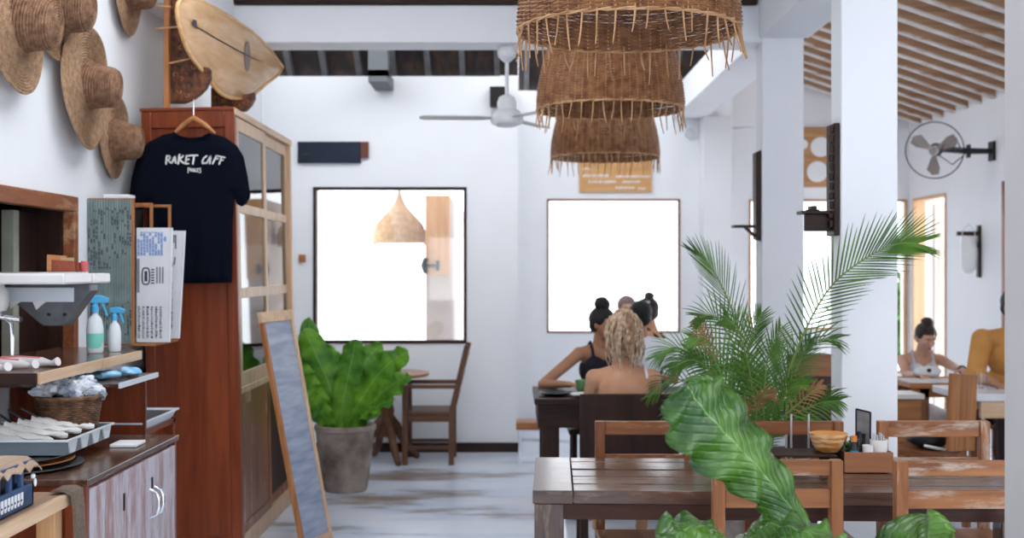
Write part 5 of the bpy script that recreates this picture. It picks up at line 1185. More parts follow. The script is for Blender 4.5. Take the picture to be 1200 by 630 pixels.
part(t, 'sheet', MB().add([], []) and None or MB().prism([Vector((a0.x, 4.535, zb_)), a0, a1, Vector((a1.x, 4.475, zb_))], (.0015, .002, 0)), plain('grey_menu_sheet', (.28, .27, .27), .35, noise=.3, nscale=30), w=True)
t = thing('white_cup', 'small white cup with tissues at the right end of the caddy', 'cup', (1.365, 4.45, zb))
part(t, 'cup_body', MB().lathe([(.024, 0), (.030, .02), (.033, .105), (.030, .105), (.026, .015), (0, .008)], n=24), CERAM, smooth=True)
t.location = (1.368, 4.455, zb)
mb = MB().box(-.020, -.017, -.015, .015, .012, .125).box(-.012, -.009, -.016, .016, .012, .122).box(.004, .007, -.016, .016, .012, .128).box(.013, .016, -.013, .013, .012, .12)
part(t, 'tissue', mb, PAPER)
solo('white_cup', MB().lathe([(.014, zb), (.017, zb+.01), (.020, zb+.088), (.018, zb+.088), (.013, zb+.012), (0, zb+.01)], (1.318, 4.425, 0), 20), CERAM, 'narrow white cup in the middle of the wooden caddy', 'cup', smooth=True)
# low dark tray with bowl and metal rods
t = thing('table_tray', 'low dark wooden tray under the striped bowl on the long table', 'tray', (1.08, 4.5, .7515))
part(t, 'base', MB().box(.97, 1.205, 4.42, 4.60, .803, .812), DARK['x'], w=True, bev=.002)
part(t, 'foot', MB().box(.98, .995, 4.43, 4.59, .7515, .803).box(1.18, 1.195, 4.43, 4.59, .7515, .803), DARK['z'], w=True)
t = thing('wooden_bowl', 'striped wooden bowl with orange inside on the low tray', 'bowl', (P(971, 0, 4.5).x, 4.5, .813))
R_ = .0715
bw = MB().lathe([(0, .004), (.036, .0), (.045, .004), (.060, .028), (.068, .052), (R_, .070), (R_-.004, .070), (.062, .050), (.052, .025), (.036, .010), (0, .008)], n=40)
def bowlmat():
    m, nt, b = nm('striped_bowl_wood'); N = nt.nodes.new; L = nt.links.new; tc = N('ShaderNodeTexCoord'); mp = N('ShaderNodeMapping'); mp.inputs['Scale'].default_value = (12, 12, 75); L(tc.outputs['Object'], mp.inputs[0])
    n = N('ShaderNodeTexNoise'); n.inputs['Scale'].default_value = 1; n.inputs['Detail'].default_value = 3; L(mp.outputs[0], n.inputs[0]); r = N('ShaderNodeValToRGB'); r.color_ramp.elements[0].color = (.55, .19, .03, 1); r.color_ramp.elements[1].color = (.88, .62, .33, 1); r.color_ramp.elements[0].position = .42; r.color_ramp.elements[1].position = .58
    L(n.outputs[0], r.inputs[0]); L(r.outputs[0], b.inputs['Base Color']); b.inputs['Roughness'].default_value = .3; return m
part(t, 'bowl_body', bw, bowlmat(), smooth=50)
part(t, 'bowl_inside', MB().lathe([(0, .0095), (.036, .0115), (.051, .027), (.061, .051), (.0672, .0704)], n=40), plain('orange_lacquer', (.82, .28, .02), .3), smooth=True, label='glossy orange inside')
t = thing('utensil_stand', 'thin upright steel rods of a small stand beside the striped bowl', 'stand', (.98, 4.56, .7515))
part(t, 'base', MB().box(.90, 1.16, 4.605, 4.68, .7515, .757), STEEL, w=True)
for x_, y_, zt_ in ((P(928.5, 0, 4.62).x, 4.64, P(0, 487, 4.62).z), (P(947.5, 0, 4.62).x, 4.62, P(0, 486, 4.62).z), (P(922, 0, 4.66).x, 4.67, P(0, 512, 4.62).z)):
    part(t, 'rod', MB().tube([(x_, y_, .757), (x_, y_, zt_)], .0045, 8), STEEL, smooth=True, w=True)

# ================================================================ FOREGROUND FERN
t = thing('potted_fern', 'big glossy dark green bird-nest fern leaves in the foreground in front of the chairs', 'plant', (1.02-.35, 2.9, 0))
ox = Vector((.67, 2.9, 0)); f = lambda x, y, d: P(x, y, d)-ox
part(t, 'pot', MB().lathe([(.13, 0), (.15, .03), (.19, .34), (.20, .46), (.215, .46), (.215, .50), (.19, .50), (.18, .46), (0, .45)], n=40), WPOT, smooth=40)
part(t, 'soil', MB().lathe([(0, .475), (.18, .46), (.18, .455)], n=30), SOIL, smooth=True)
prof_big = lambda t_: (min(1, (t_+.03)/.42)**.9)*(1-max(0, (t_-.70)/.30)**2.0)**.62
base = Vector((0, 0, .46))
def addleaf(pts, wd, nr, **k):
    return thick(part(t, 'leaf', fern_leaf(MB(), pts, wd, nr, **k), FERN, smooth=True), .002)
addleaf([base+Vector((.02, -.01, 0)), f(925, 690, 2.86), f(934, 615, 2.84), f(900, 562, 2.80), f(857, 516, 2.77), f(820, 475, 2.74), f(803, 448, 2.73)], .20, (.15, -1, .35), ruffle=.024, waves=8, seed=3, prof=lambda t_: (.06+.94*min(1, max(0, (t_-.25)/.44))**.75)*(1-max(0, (t_-.76)/.24)**1.7)**.6, n=64, m=14, fold=.35)
addleaf([base, f(870, 700, 2.85), f(868, 655, 2.8), f(850, 630, 2.74), f(820, 618, 2.66), f(796, 626, 2.6), f(788, 650, 2.55)], .13, (.1, -.5, 1), ruffle=.022, waves=7, seed=5, n=50)
addleaf([base, f(866, 690, 2.85), f(858, 640, 2.78), f(890, 617, 2.70), f(930, 620, 2.62), f(965, 636, 2.55), f(1000, 660, 2.5)], .13, (-.1, -.45, 1), ruffle=.022, waves=7, seed=9, n=50)
addleaf([base+Vector((.05, 0, 0)), f(1010, 720, 2.85), f(1055, 690, 2.8), f(1066, 645, 2.76), f(1085, 636, 2.7), f(1115, 650, 2.64)], .16, (-.5, -.8, .5), ruffle=.02, waves=5, seed=12, n=44)
addleaf([base, f(850, 720, 2.95), f(845, 670, 3.0), f(835, 655, 3.02), f(815, 655, 3.05)], .12, (0, -.5, 1), ruffle=.02, waves=6, seed=17, n=36)
addleaf([base, f(900, 710, 2.9), f(915, 665, 2.95), f(925, 642, 2.95), f(950, 645, 3.0)], .12, (0, -.6, 1), ruffle=.02, waves=6, seed=19, n=36)
for i, a in enumerate((2.5, 3.6, 4.4, 5.2, .6, 1.6)):      # lower leaves, below the frame from here
    c_, s_ = math.cos(a), math.sin(a); addleaf([base, Vector((.10*c_, .10*s_, .60)), Vector((.25*c_, .22*s_, .68)), Vector((.40*c_, .32*s_, .58))], .11, (c_*.3, s_*.3, 1), ruffle=.015, waves=6, seed=30+i, n=30)

# ================================================================ PALM
PO = Vector((P(893, 0, 5.32).x, 5.32, 0))
t = thing('potted_palm', 'feathery green palm behind the long table beside the white column', 'plant', PO)
part(t, 'pot', MB().lathe([(.12, 0), (.14, .02), (.17, .38), (.185, .40), (.185, .43), (.165, .43), (.155, .38), (0, .37)], n=36), WPOT, smooth=40)
part(t, 'soil', MB().lathe([(0, .395), (.155, .39), (.155, .385)], n=30), SOIL, smooth=True)
def catm(C_, t_):
    k = t_*(len(C_)-3); i = min(int(k), len(C_)-4); f_ = k-i; p0, p1, p2, p3 = C_[i:i+4]
    return .5*((2*p1)+(p2-p0)*f_+(2*p0-5*p1+4*p2-p3)*f_*f_+(3*p1-p0-3*p2+p3)*f_**3)
def frond(pxs, L, nr, m=PALM, seed=0, n=34, start=.30, droop=.12, wdt=.013, up=.0, spread=.85, dens=1.0, lo=1.0):
    """pxs: (x, y, d) photo positions of the stalk; leaflets both sides in the plane facing nr"""
    rr = random.Random(seed); C_ = [P(*p)-PO for p in pxs]; C_ = [C_[0]*2-C_[1]]+C_+[C_[-1]*2-C_[-2]]
    st = MB(); st.tube([catm(C_, i/24) for i in range(25)], [.006*(1-.8*i/24)+.0008 for i in range(25)], 6)
    so = part(t, 'stalk', st, STALK, smooth=True)
    mb = MB(); nr = Vector(nr).normalized(); n = int(n*dens)
    for i in range(n):
        tt = start+(1-start)*(i+.5)/n; p = catm(C_, tt); tg = (catm(C_, min(1, tt+.01))-catm(C_, max(0, tt-.01))).normalized(); sd = tg.cross(nr).normalized()
        u = (tt-start)/(1-start); ll = L*(math.sin(PI*min(1, .12+u*.80))**.7)*rr.uniform(.85, 1.1)
        for s in (-1, 1):
            l2 = ll*(lo if s > 0 else 1); d0 = (sd*s*(spread-.45*u)+tg*(.55+.5*u)+nr*rr.uniform(-.15, .25)).normalized(); q_ = p; vs = []; seg = 6; wv = (tg-nr*.3).normalized()
            dcur = d0.copy()
            for k in range(seg+1):
                f_ = k/seg; ww = wdt*(math.sin(PI*min(1, .15+.85*f_))**.6)*(1-f_*.15) if k < seg else .0008
                side = dcur.cross(nr+Vector((0, 0, .35*s))).normalized()
                ridge = q_+nr*.0015
                vs += [q_-side*ww/2, ridge, q_+side*ww/2]; q_ = q_+dcur*l2/seg; dcur = (dcur+Vector((0, 0, -droop*(.4+f_)*rr.uniform(.6, 1.4)))).normalized()
            mb.add(vs, [(k*3+a, k*3+a+1, k*3+3+a+1, k*3+3+a) for k in range(seg) for a in (0, 1)])
    part(so, 'leaflets', mb, m, smooth=True)
B0 = lambda dx=0, dd=0: (893+dx, 618, 5.32+dd)
frond([B0(8), (900, 530, 5.30), (918, 455, 5.26), (945, 385, 5.22), (975, 335, 5.18), (1015, 303, 5.12), (1050, 287, 5.08), (1074, 286, 5.05)], .235, (0, -1, .15), PALM, 1, n=44, start=.34, droop=.02, wdt=.0085, spread=.80)
frond([B0(-4), (888, 520, 5.34), (880, 450, 5.36), (868, 395, 5.40), (850, 345, 5.44), (832, 312, 5.48), (816, 296, 5.5)], .19, (0, -1, .1), PALM, 2, n=34, start=.34, droop=.0, wdt=.0055, spread=.6)
specs = [  # stalk tips and mid points, leaflet length, colour, droop
 ((876, 440), (842, 376), (818, 372), .16, 0, .08), ((905, 470), (950, 405), (980, 398), .16, 0, .14), ((912, 500), (955, 475), (983, 470), .13, 0, .18), ((862, 465), (800, 410), (768, 420), .13, 1, .14),
 ((860, 480), (795, 445), (760, 466), .12, 0, .18), ((868, 455), (835, 405), (808, 396), .14, 1, .10), ((895, 470), (900, 420), (915, 385), .14, 0, .08), ((850, 505), (805, 478), (785, 498), .12, 0, .18),
 ((880, 460), (878, 405), (892, 368), .14, 0, .05), ((885, 480), (860, 430), (830, 440), .12, 1, .14), ((905, 495), (925, 458), (946, 452), .12, 0, .12), ((866, 470), (835, 425), (806, 412), .13, 0, .07),
 ((915, 470), (935, 430), (948, 400), .13, 0, .06), ((864, 505), (842, 490), (822, 505), .10, 1, .14), ((898, 505), (906, 480), (922, 475), .10, 1, .12), ((872, 490), (848, 450), (815, 452), .12, 1, .16),
 ((884, 470), (868, 395), (850, 372), .14, 0, .05), ((900, 480), (915, 440), (908, 405), .12, 1, .08), ((875, 500), (850, 470), (830, 478), .10, 0, .14), ((890, 490), (885, 450), (870, 425), .12, 1, .10),
 ((905, 510), (935, 490), (960, 498), .10, 0, .16), ((858, 500), (815, 465), (790, 470), .11, 1, .18), ((893, 500), (880, 470), (895, 440), .11, 0, .08), ((868, 480), (820, 425), (785, 432), .12, 0, .16)]
rq = random.Random(21)
for i, (a_, b_, c_, L_, cl, dr) in enumerate(specs):
    dd = rq.uniform(-.30, .12)
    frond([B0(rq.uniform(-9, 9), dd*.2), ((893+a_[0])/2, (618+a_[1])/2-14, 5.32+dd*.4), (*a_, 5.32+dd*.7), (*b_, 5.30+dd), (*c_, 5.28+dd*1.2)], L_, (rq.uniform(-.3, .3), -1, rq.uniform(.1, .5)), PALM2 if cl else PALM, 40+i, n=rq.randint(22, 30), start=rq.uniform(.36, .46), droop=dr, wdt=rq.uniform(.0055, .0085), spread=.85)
DRYL = plain('dry_palm_leaf', (.34, .17, .07), .6, c2=(.18, .08, .035), nscale=10)
for i, (a_, b_, c_) in enumerate((((850, 455), (828, 400), (815, 378)), ((880, 500), (872, 478), (860, 482)), ((905, 505), (940, 470), (962, 452)), ((885, 500), (890, 470), (905, 462)))):
    frond([B0(i-2, -.05), ((893+a_[0])/2, (618+a_[1])/2-14, 5.2), (*a_, 5.1), (*b_, 5.02), (*c_, 5.0)], .07, (.2, -1, .3), DRYL, 90+i, n=12, start=.62, droop=.22, wdt=.008)

# ================================================================ MIDDLE TABLE GROUP FURNITURE
t = thing('dining_table', 'dark heavy wooden table with the seated group in the middle of the room', 'table', (.13, 6.9, 0))
X0, X1, Y0, Y1 = .13, 1.34, 6.9, 7.65
part(t, 'tabletop', MB().box(X0, X1, Y0, Y1, .715, .75), DARK['x'], w=True, bev=.004)
for bx, ax_ in (((X0+.02, X1-.02, Y0+.02, Y0+.045), 'x'), ((X0+.02, X1-.02, Y1-.045, Y1-.02), 'x'), ((X0+.02, X0+.045, Y0+.045, Y1-.045), 'y'), ((X1-.045, X1-.02, Y0+.045, Y1-.045), 'y')): part(t, 'apron', MB().box(*bx, .58, .715), DARK[ax_], w=True)
for (x, y) in ((X0+.045, Y0+.03), (X1-.145, Y0+.03), (X0+.045, Y1-.13), (X1-.145, Y1-.13)): part(t, 'leg', MB().box(x, x+.10, y, y+.10, 0, .58), DARK['z'], w=True, bev=.004)
part(t, 'lower_panel', MB().box(X0+.145, X1-.145, Y0+.05, Y0+.09, .28, .36), DARK['x'], w=True)
# chair of the blonde guest: solid dark back
def solid_chair(name, label, x, y, rot, wd, h, m, m2, group=None, backz=.50, top=None):
    t = thing(name, label, 'chair', (x, y, 0), group, rot=rot); hw = wd/2
    part(t, 'seat', MB().box(-hw+.01, hw-.01, -.19, .20, .415, .45), m['y'], bev=.006)
    part(t, 'backrest', MB().box(-hw, hw, -.225, -.195, backz, h), m2['z'], bev=.006)
    if top: part(t, 'top_rail', MB().box(-hw, hw, -.23, -.19, h-.12, h+.003), top['x'], bev=.004)
    for s in (-1, 1):
        for y_ in (-.19, .17): part(t, 'leg', MB().box(s*(hw-.025)-.02, s*(hw-.025)+.02, y_-.02, y_+.02, 0, .415), m['z'], bev=.003)
        if backz > .46: part(t, 'back_post', MB().box(s*(hw-.03)-.018, s*(hw-.03)+.018, -.222, -.197, .4, backz), m['z'])
    return t
solid_chair('dining_chair', 'dark chair with solid back where the blonde guest sits', .59, 6.22, 0, .50, .872, DARK, DARK, backz=.30)
solid_chair('dining_chair', 'dark chair with brown top rail beside the middle column, half behind the palm', P(950, 0, 6.7).x, 6.9, 0, .27, 1.02, DARK, DARK, backz=.46, top=TEAK)
def stool(label, x, y, h, m=DARK):
    t = thing('wooden_stool', label, 'stool', (x, y, 0)); part(t, 'seat', MB().box(-.17, .17, -.17, .17, h-.035, h), m['x'], bev=.006)
    for sx in (-1, 1):
        for sy in (-1, 1): part(t, 'leg', MB().box(sx*.13-.018, sx*.13+.018, sy*.13-.018, sy*.13+.018, 0, h-.035), m['z'], bev=.003)
    return t
# table setting
t = thing('green_cup', 'green cup with tan drink on the dark middle table', 'cup', P(683, 452, 7.32)*1.0); t.location.z = .751
part(t, 'cup_body', MB().lathe([(.028, 0), (.04, .01), (.048, .07), (.044, .07), (.038, .015), (0, .012)], n=24), plain('green_glaze', (.20, .38, .16), .3), smooth=True)
part(t, 'drink', MB().lathe([(0, .060), (.0435, .060)], n=24), plain('milky_drink', (.62, .45, .30), .4), smooth=True)
part(t, 'handle', MB().tube([(.045, 0, .058), (.07, 0, .052), (.068, 0, .025), (.042, 0, .02)], .005, 6), plain('green_glaze_2', (.20, .38, .16), .3), smooth=True)
def plate(label, x, y, r, m=CERAM): return solo('dinner_plate', MB().lathe([(0, .0), (r*.6, .0), (r, .016), (r, .019), (r*.62, .005), (0, .004)], (x, y, .7505), 36), m, label, 'plate', smooth=40)
plate('white plate next to the green cup on the dark middle table', .44+.0, 7.02, .10)
plate('dark plate in front of the guest with the top bun', .26, 7.10, .10, BLACK)
t = thing('water_glass', 'clear glass at the near edge of the dark middle table', 'glass', (.525, 7.2, .7505))
part(t, 'glass_body', MB().lathe([(.026, 0), (.034, .11), (.031, .11), (.024, .008), (0, .006)], n=20), GLASS, smooth=True)
# white shoes/bag under the table
t = thing('canvas_bag', 'small white canvas bag on the floor under the dark middle table', 'bag', (.42, 7.2, 0))
part(t, 'pouch', MB().tube([(0, 0, .002), (0, 0, .02), (0, 0, .15), (0, 0, .20)], [.07, .10, .09, .045], 14), CLOTH, smooth=True)
part(t, 'strap', MB().tube([(-.06, 0, .18), (-.05, 0, .30), (.05, 0, .30), (.06, 0, .18)], .008, 6), CLOTH, smooth=True)

# ================================================================ RIGHT-HAND ROOM FURNITURE
t = thing('cafe_table', 'small square wooden table in front of the woman in white', 'table', (2.87, 8.1, 0))
x0, x1, y0, y1 = 2.615, 3.12, 7.85, 8.36
part(t, 'tabletop', MB().box(x0, x1, y0, y1, .715, .75), ORANGEW['x'], w=True, bev=.004)
for a_ in (y0+.02, y1-.04): part(t, 'apron', MB().box(x0+.03, x1-.03, a_, a_+.02, .655, .715), ORANGEW['x'], w=True)
for (x, y) in ((x0+.07, y0+.02), (x1-.09, y0+.02), (x0+.07, y1-.09), (x1-.09, y1-.09)): part(t, 'leg', MB().box(x, x+.065, y, y+.065, 0, .715), TEAK['z'], w=True, bev=.003)
solo('paper_placemat', MB().box(2.63, 3.08, 7.86, 8.2, .7505, .7525), PAPER, 'white paper placemat on the small square wooden table', 'placemat')
t = thing('cafe_table', 'white-topped wooden table in front of the person in orange, cut by the right pillar', 'table', (3.1, 7.4, 0))
x0, x1, y0, y1 = 2.72, 3.62, 7.18, 7.74
part(t, 'tabletop', MB().box(x0, x1, y0, y1, .705, .75), plain('white_marble_top', (.72, .73, .76), .25, noise=.08), w=True, bev=.006)
for a_ in (y0+.03, y1-.06): part(t, 'apron', MB().box(x0+.11, x1-.02, a_, a_+.03, .60, .705), PALE['x'], w=True)
for (x, y) in ((x0+.38, y0+.06), (x1-.10, y0+.06), (x0+.38, y1-.13), (x1-.10, y1-.13)): part(t, 'leg', MB().box(x, x+.06, y, y+.06, 0, .70), DARK['z'], w=True, bev=.003)
t = solid_chair('dining_chair', 'brown wooden chair with solid tilted back between the two right-hand tables', 2.42, 7.0, .75, .30, .90, TEAK, ORANGEW, backz=.46)
for ch in t.children:
    if ch.name.startswith('backrest'): ch.rotation_euler[1] = .09; ch.location = (-.03, 0, .0)
t = thing('wooden_block_table', 'narrow wooden stand with white top beside the middle column', 'stand', (2.50, 7.6, 0))
part(t, 'top', MB().box(2.40, 2.585, 7.48, 7.74, .685, .715), OFFWHITE, w=True, bev=.003)
for a_ in (7.50, 7.70): part(t, 'panel', MB().box(2.41, 2.57, a_, a_+.02, .36, .685), ORANGEW['x'], w=True)
for (x, y) in ((2.41, 7.5), (2.52, 7.5), (2.41, 7.67), (2.52, 7.67)): part(t, 'leg', MB().box(x, x+.05, y, y+.05, 0, .36), ORANGEW['z'], w=True)
t = thing('handbag', 'black bag with white straps lying on the brown chair seat', 'bag', (2.44, 7.02, .451))
mb = MB(); blob(mb, (0, 0, .055), (.115, .13, .055), 4, .05); part(t, 'body', mb, plain('black_leather', (.01, .011, .015), .5, bump=.5), smooth=True)
part(t, 'strap', MB().tube([(.07, -.1, .09), (.13, -.14, .16), (.19, -.12, .28), (.21, -.05, .31)], .009, 6).tube([(-.06, -.12, .03), (.05, -.14, .01), (.12, -.12, .03)], .008, 6), WHITE, smooth=True)
for i, (x, y, a_) in enumerate(((2.52, 7.94, .1),)):
    t = thing('water_glass', 'clear glass on the white-topped right-hand table', 'glass', (2.95, 7.5, .7505)); part(t, 'glass_body', MB().lathe([(.026, 0), (.034, .10), (.031, .10), (.024, .008), (0, .006)], n=20), GLASS, smooth=True)

# ================================================================ PEOPLE
SKT = {}
def skin(n, c): return plain('skin_'+n, c, .5, noise=.12, nscale=9)
def remeshed(name, root, mb, m, vox, smooth_it=3, label=None):
    me = mkmesh(name, mb, False); o = bpy.data.objects.new(name, me); COL.objects.link(o)
    r = o.modifiers.new('remesh', 'REMESH'); r.mode = 'VOXEL'; r.voxel_size = vox; r.use_smooth_shade = True
    s = o.modifiers.new('smooth', 'SMOOTH'); s.factor = .6; s.iterations = smooth_it
    dg = bpy.context.evaluated_depsgraph_get(); m2 = bpy.data.meshes.new_from_object(o.evaluated_get(dg)); o.modifiers.clear(); o.data = m2; m2.name = name
    m2.materials.clear(); m2.materials.append(m); m2.shade_smooth(); o.parent = root; ORG[o] = ORG[root]
    if label: o['label'] = label
    return o
def hand(mb, wrist, dirv, palm_n, s=1.0, curl=.5, left=1):
    """palm plus five separate bent fingers"""
    d = Vector(dirv).normalized(); nrm = Vector(palm_n); nrm = (nrm-d*nrm.dot(d)).normalized(); sd = d.cross(nrm)*left; w0 = Vector(wrist)
    mb.cap(w0, w0+d*.03*s, .022*s, .024*s)
    for k in range(4):
        o_ = (k-1.5)*.019*s; b0 = w0+d*.02*s+sd*o_*.6; b1 = w0+d*.085*s+sd*o_; mb.cap(b0, b1, .013*s, .0115*s, 8)
        L = (.072, .080, .075, .058)[k]*s; p = b1; dd = d.copy()
        for j in range(3):
            dd = (dd+nrm*curl*(.5+.3*j)).normalized(); q_ = p+dd*L*(.42, .32, .26)[j]; mb.cap(p, q_, .0095*s-.001*j*s, .0085*s-.001*j*s, 8); p = q_
    p = w0+d*.025*s-sd*.022*s; td = (d*.6-sd*.75+nrm*.25).normalized()
    for j, l_ in enumerate((.040, .032, .026)):
        q_ = p+td*l_*s; mb.cap(p, q_, .0125*s-.0015*j*s, .011*s-.0015*j*s, 8); p = q_; td = (td+d*.4+nrm*curl*.3).normalized()
class Person:
    """seated figure; local frame: origin on the floor under the pelvis, facing -y (towards the camera when ang = 0)"""
    def __init__(s, label, x, y, ang, sc, seat, sk, lean=.08, side=0, head_turn=0, head_down=.1, arms=None, fem=True, legs=True, head_tilt=0):
        s.root = thing('person', label, 'person', (x, y, 0), rot=ang); s.sc = sc; s.sk = sk; v = Vector; s.inv = (Tr(x, y, 0) @ Rz(ang)).inverted()
        z0 = seat+.095*sc; s.pel = v((0, .02, z0)); s.lum = v((side*.3, -.01-lean*.3, z0+.17*sc)); s.ch = v((side*.8, -lean*.8, z0+.35*sc)); s.nk = v((side, -lean-.0, z0+.50*sc)); s.fem = fem
        s.hd = v((side, -lean-.03-head_down*.12, z0+(.665-head_down*.06)*sc)); shw = (.165 if fem else .20)*sc
        s.sh = [s.nk+v((sg*shw, .0, -.05*sc)) for sg in (-1, 1)]; s.hip = [s.pel+v((sg*.09*sc, -.02, -.01)) for sg in (-1, 1)]
        s.kn = [v((sg*.12*sc, -.40*sc, seat+.055*sc)) for sg in (-1, 1)]; s.an = [v((sg*.13*sc, -.36*sc, .075)) for sg in (-1, 1)]
        s.HM = Rz(head_turn) @ Rx(head_down) @ Ry(head_tilt)
        s.arms = []
        for i in (0, 1):
            if arms and arms[i]:
                el, wr = [s.inv @ v(a) for a in arms[i][:2]]
            else:
                sg = (-1, 1)[i]; el = s.sh[i]+v((sg*.05, -.06, -.25*sc)); wr = el+v((-sg*.06, -.20*sc, .0))
            s.arms.append((el, wr))
    def H(s, x, y, z): return s.hd+(s.HM @ Vector((x, y, z)))*s.sc
    def build(s, vox=.0075, extra=None):
        mb = MB(); k = s.sc; HM3 = s.HM.to_3x3(); A = lambda c, r: mb.ell(c, [q*k for q in r], HM3, 18, 12)
        # head: skull, face, jaw, chin, nose, lips, brow, ears
        A(s.H(0, .012, .025), (.074, .092, .088)); A(s.H(0, -.025, -.015), (.064, .066, .075)); A(s.H(0, -.035, -.062), (.046, .046, .040)); A(s.H(0, -.062, -.088), (.022, .018, .016))
        mb.cap(s.H(0, -.086, .020), s.H(0, -.104, -.022), .009*k, .012*k, 10); A(s.H(-.010, -.098, -.026), (.008, .008, .007)); A(s.H(.010, -.098, -.026), (.008, .008, .007))
        A(s.H(0, -.082, .036), (.050, .014, .010)); A(s.H(-.034, -.062, -.018), (.022, .022, .020)); A(s.H(.034, -.062, -.018), (.022, .022, .020))
        for sg in (-1, 1): A(s.H(sg*.077, .008, -.005), (.009, .016, .028))
        mb.cap(s.nk+Vector((0, .01, -.05*k)), s.H(0, .012, -.05), .056*k, .048*k, 14)
        # torso
        T = lambda c, r, M=None: mb.ell(c, [q*k for q in r], M, 20, 12)
        wq = 1 if s.fem else 1.14
        T(s.pel, (.165, .12, .11)); T(s.lum, (.122*wq, .092, .13)); T(s.ch, (.142*wq, .10, .155)); T(s.ch+(s.nk-s.ch)*.5, (.13*wq, .082, .085))
        mb.cap(s.sh[0], s.sh[1], .050*k, .050*k, 14)
        for sg in (0, 1): mb.cap(s.nk+Vector((0, .005, -.005*k)), s.sh[sg], .045*k, .042*k)
        if s.fem:
            for sg in (-1, 1): T(s.ch+Vector((sg*.065*k, -.072*k, .02*k)), (.058, .050, .058))
        for i in (0, 1):
            el, wr = s.arms[i]; mb.cap(s.sh[i], el, (.046 if s.fem else .055)*k, .036*k); mb.cap(el, wr, .036*k, .024*k); d = (wr-el).normalized()
            hand(mb, wr, d+Vector((0, 0, -.05)), Vector((0, 0, -1)) if abs(d.z) < .7 else Vector((0, -1, 0)), k, .45, 1 if i else -1)
            mb.cap(s.hip[i], s.kn[i], .078*k, .054*k); mb.cap(s.kn[i], s.an[i], .052*k, .034*k); mb.cap(s.an[i], s.an[i]+Vector((0, -.15*k, -.035)), .034*k, .026*k)
        s.body = remeshed('body', s.root, mb, s.sk, vox, 2)
        # eyes, brows, lips
        for sg in (-1, 1):
            e = part(s.root, 'eye', MB().ell(s.H(sg*.030, -.0835, .008), (.011*k, .007*k, .0065*k), HM3, 12, 8), plain('eye_white', (.7, .68, .66), .3), smooth=True)
            part(e, 'iris', MB().ell(s.H(sg*.030, -.0895, .007), (.0055*k, .003*k, .0055*k), HM3, 10, 6), BLACK, smooth=True)
            part(s.root, 'eyebrow', MB().tube([s.H(sg*.015, -.096, .030), s.H(sg*.032, -.095, .036), s.H(sg*.048, -.084, .030)], [.003*k, .004*k, .002*k], 6), s.haircol, smooth=True)
        part(s.root, 'lips', MB().ell(s.H(0, -.092, -.052), (.020*k, .008*k, .0075*k), HM3, 14, 8), plain('lips', (.42, .16, .13), .4), smooth=True)
        return s
    def cloth(s, m, kind, name='top', label=None):
        mb = MB(); k = s.sc; g = .009; T = lambda c, r: mb.ell(c, [q*k+g for q in r], None, 20, 12); wq = 1 if s.fem else 1.14
        T(s.pel+Vector((0, 0, .0)), (.165, .12, .11)); T(s.lum, (.122*wq, .092, .13)); 
        if kind == 'tank':
            T(s.ch+Vector((0, 0, -.02*k)), (.142*wq, .10, .125))
            if s.fem:
                for sg in (-1, 1): T(s.ch+Vector((sg*.065*k, -.072*k, .02*k)), (.060, .052, .056))
            for sg in (-1, 1):
                mb.tube([s.ch+Vector((sg*.085*k, -.11*k, .04*k)), s.ch+Vector((sg*.085*k, -.085*k, .12*k)), s.nk+Vector((sg*.085*k, -.02*k, .035*k)), s.ch+Vector((sg*.08*k, .085*k, .10*k)), s.ch+Vector((sg*.07*k, .105*k, .0))], .014*k, 8)
        if kind == 'tee':
            T(s.ch, (.142*wq, .10, .155)); T(s.ch+(s.nk-s.ch)*.5, (.13*wq, .082, .085)); mb.cap(s.sh[0], s.sh[1], .050*k+g, .050*k+g, 14)
            for sg in (0, 1): mb.cap(s.nk+Vector((0, .005, -.012*k)), s.sh[sg], .043*k+g, .042*k+g)
            for i in (0, 1): mb.cap(s.sh[i], s.sh[i]+(s.arms[i][0]-s.sh[i])*.62, .055*k+g, .052*k+g)
            if s.fem:
                for sg in (-1, 1): T(s.ch+Vector((sg*.065*k, -.072*k, .02*k)), (.060, .052, .056))
        if kind == 'long':
            T(s.ch, (.142*wq, .10, .155)); T(s.ch+(s.nk-s.ch)*.5, (.13*wq, .082, .085)); mb.cap(s.sh[0], s.sh[1], .054*k+g, .054*k+g, 14)
            for sg in (0, 1): mb.cap(s.nk+Vector((0, .005, -.012*k)), s.sh[sg], .043*k+g, .042*k+g)
            for i in (0, 1): mb.cap(s.sh[i], s.arms[i][0], .062*k+g, .050*k+g); mb.cap(s.arms[i][0], s.arms[i][0]+(s.arms[i][1]-s.arms[i][0])*.35, .05*k+g, .045*k+g)
        return remeshed(name, s.root, mb, m, .009, 3, label)
    def bottoms(s, m, full=True, name='trousers'):
        mb = MB(); k = s.sc; g = .010; mb.ell(s.pel+Vector((0, 0, -.015)), (.165*k+g, .12*k+g, .10*k+g), None, 20, 12)
        for i in (0, 1):
            mb.cap(s.hip[i], s.kn[i], .078*k+g, .056*k+g)
            if full: mb.cap(s.kn[i], s.an[i]+Vector((0, 0, .03)), .054*k+g, .042*k+g)
        return remeshed(name, s.root, mb, m, .010, 3)
    def skirt(s, m):
        mb = MB(); k = s.sc; mb.ell(s.pel, (.185*k, .14*k, .12*k), None, 20, 12); mb.cap(s.pel+Vector((0, -.02, 0)), s.pel+Vector((0, -.38*k, -.02)), .125*k, .12*k)
        for i in (0, 1): mb.cap(s.hip[i], s.kn[i], .10*k, .088*k); mb.cap(s.kn[i], s.kn[i]+(s.an[i]-s.kn[i])*.75, .088*k, .11*k)
        mb.cap((s.kn[0]+s.kn[1])/2, (s.kn[0]+s.kn[1])/2+Vector((0, .0, -.30*k)), .09*k, .12*k)
        return remeshed('skirt', s.root, mb, m, .011, 3)
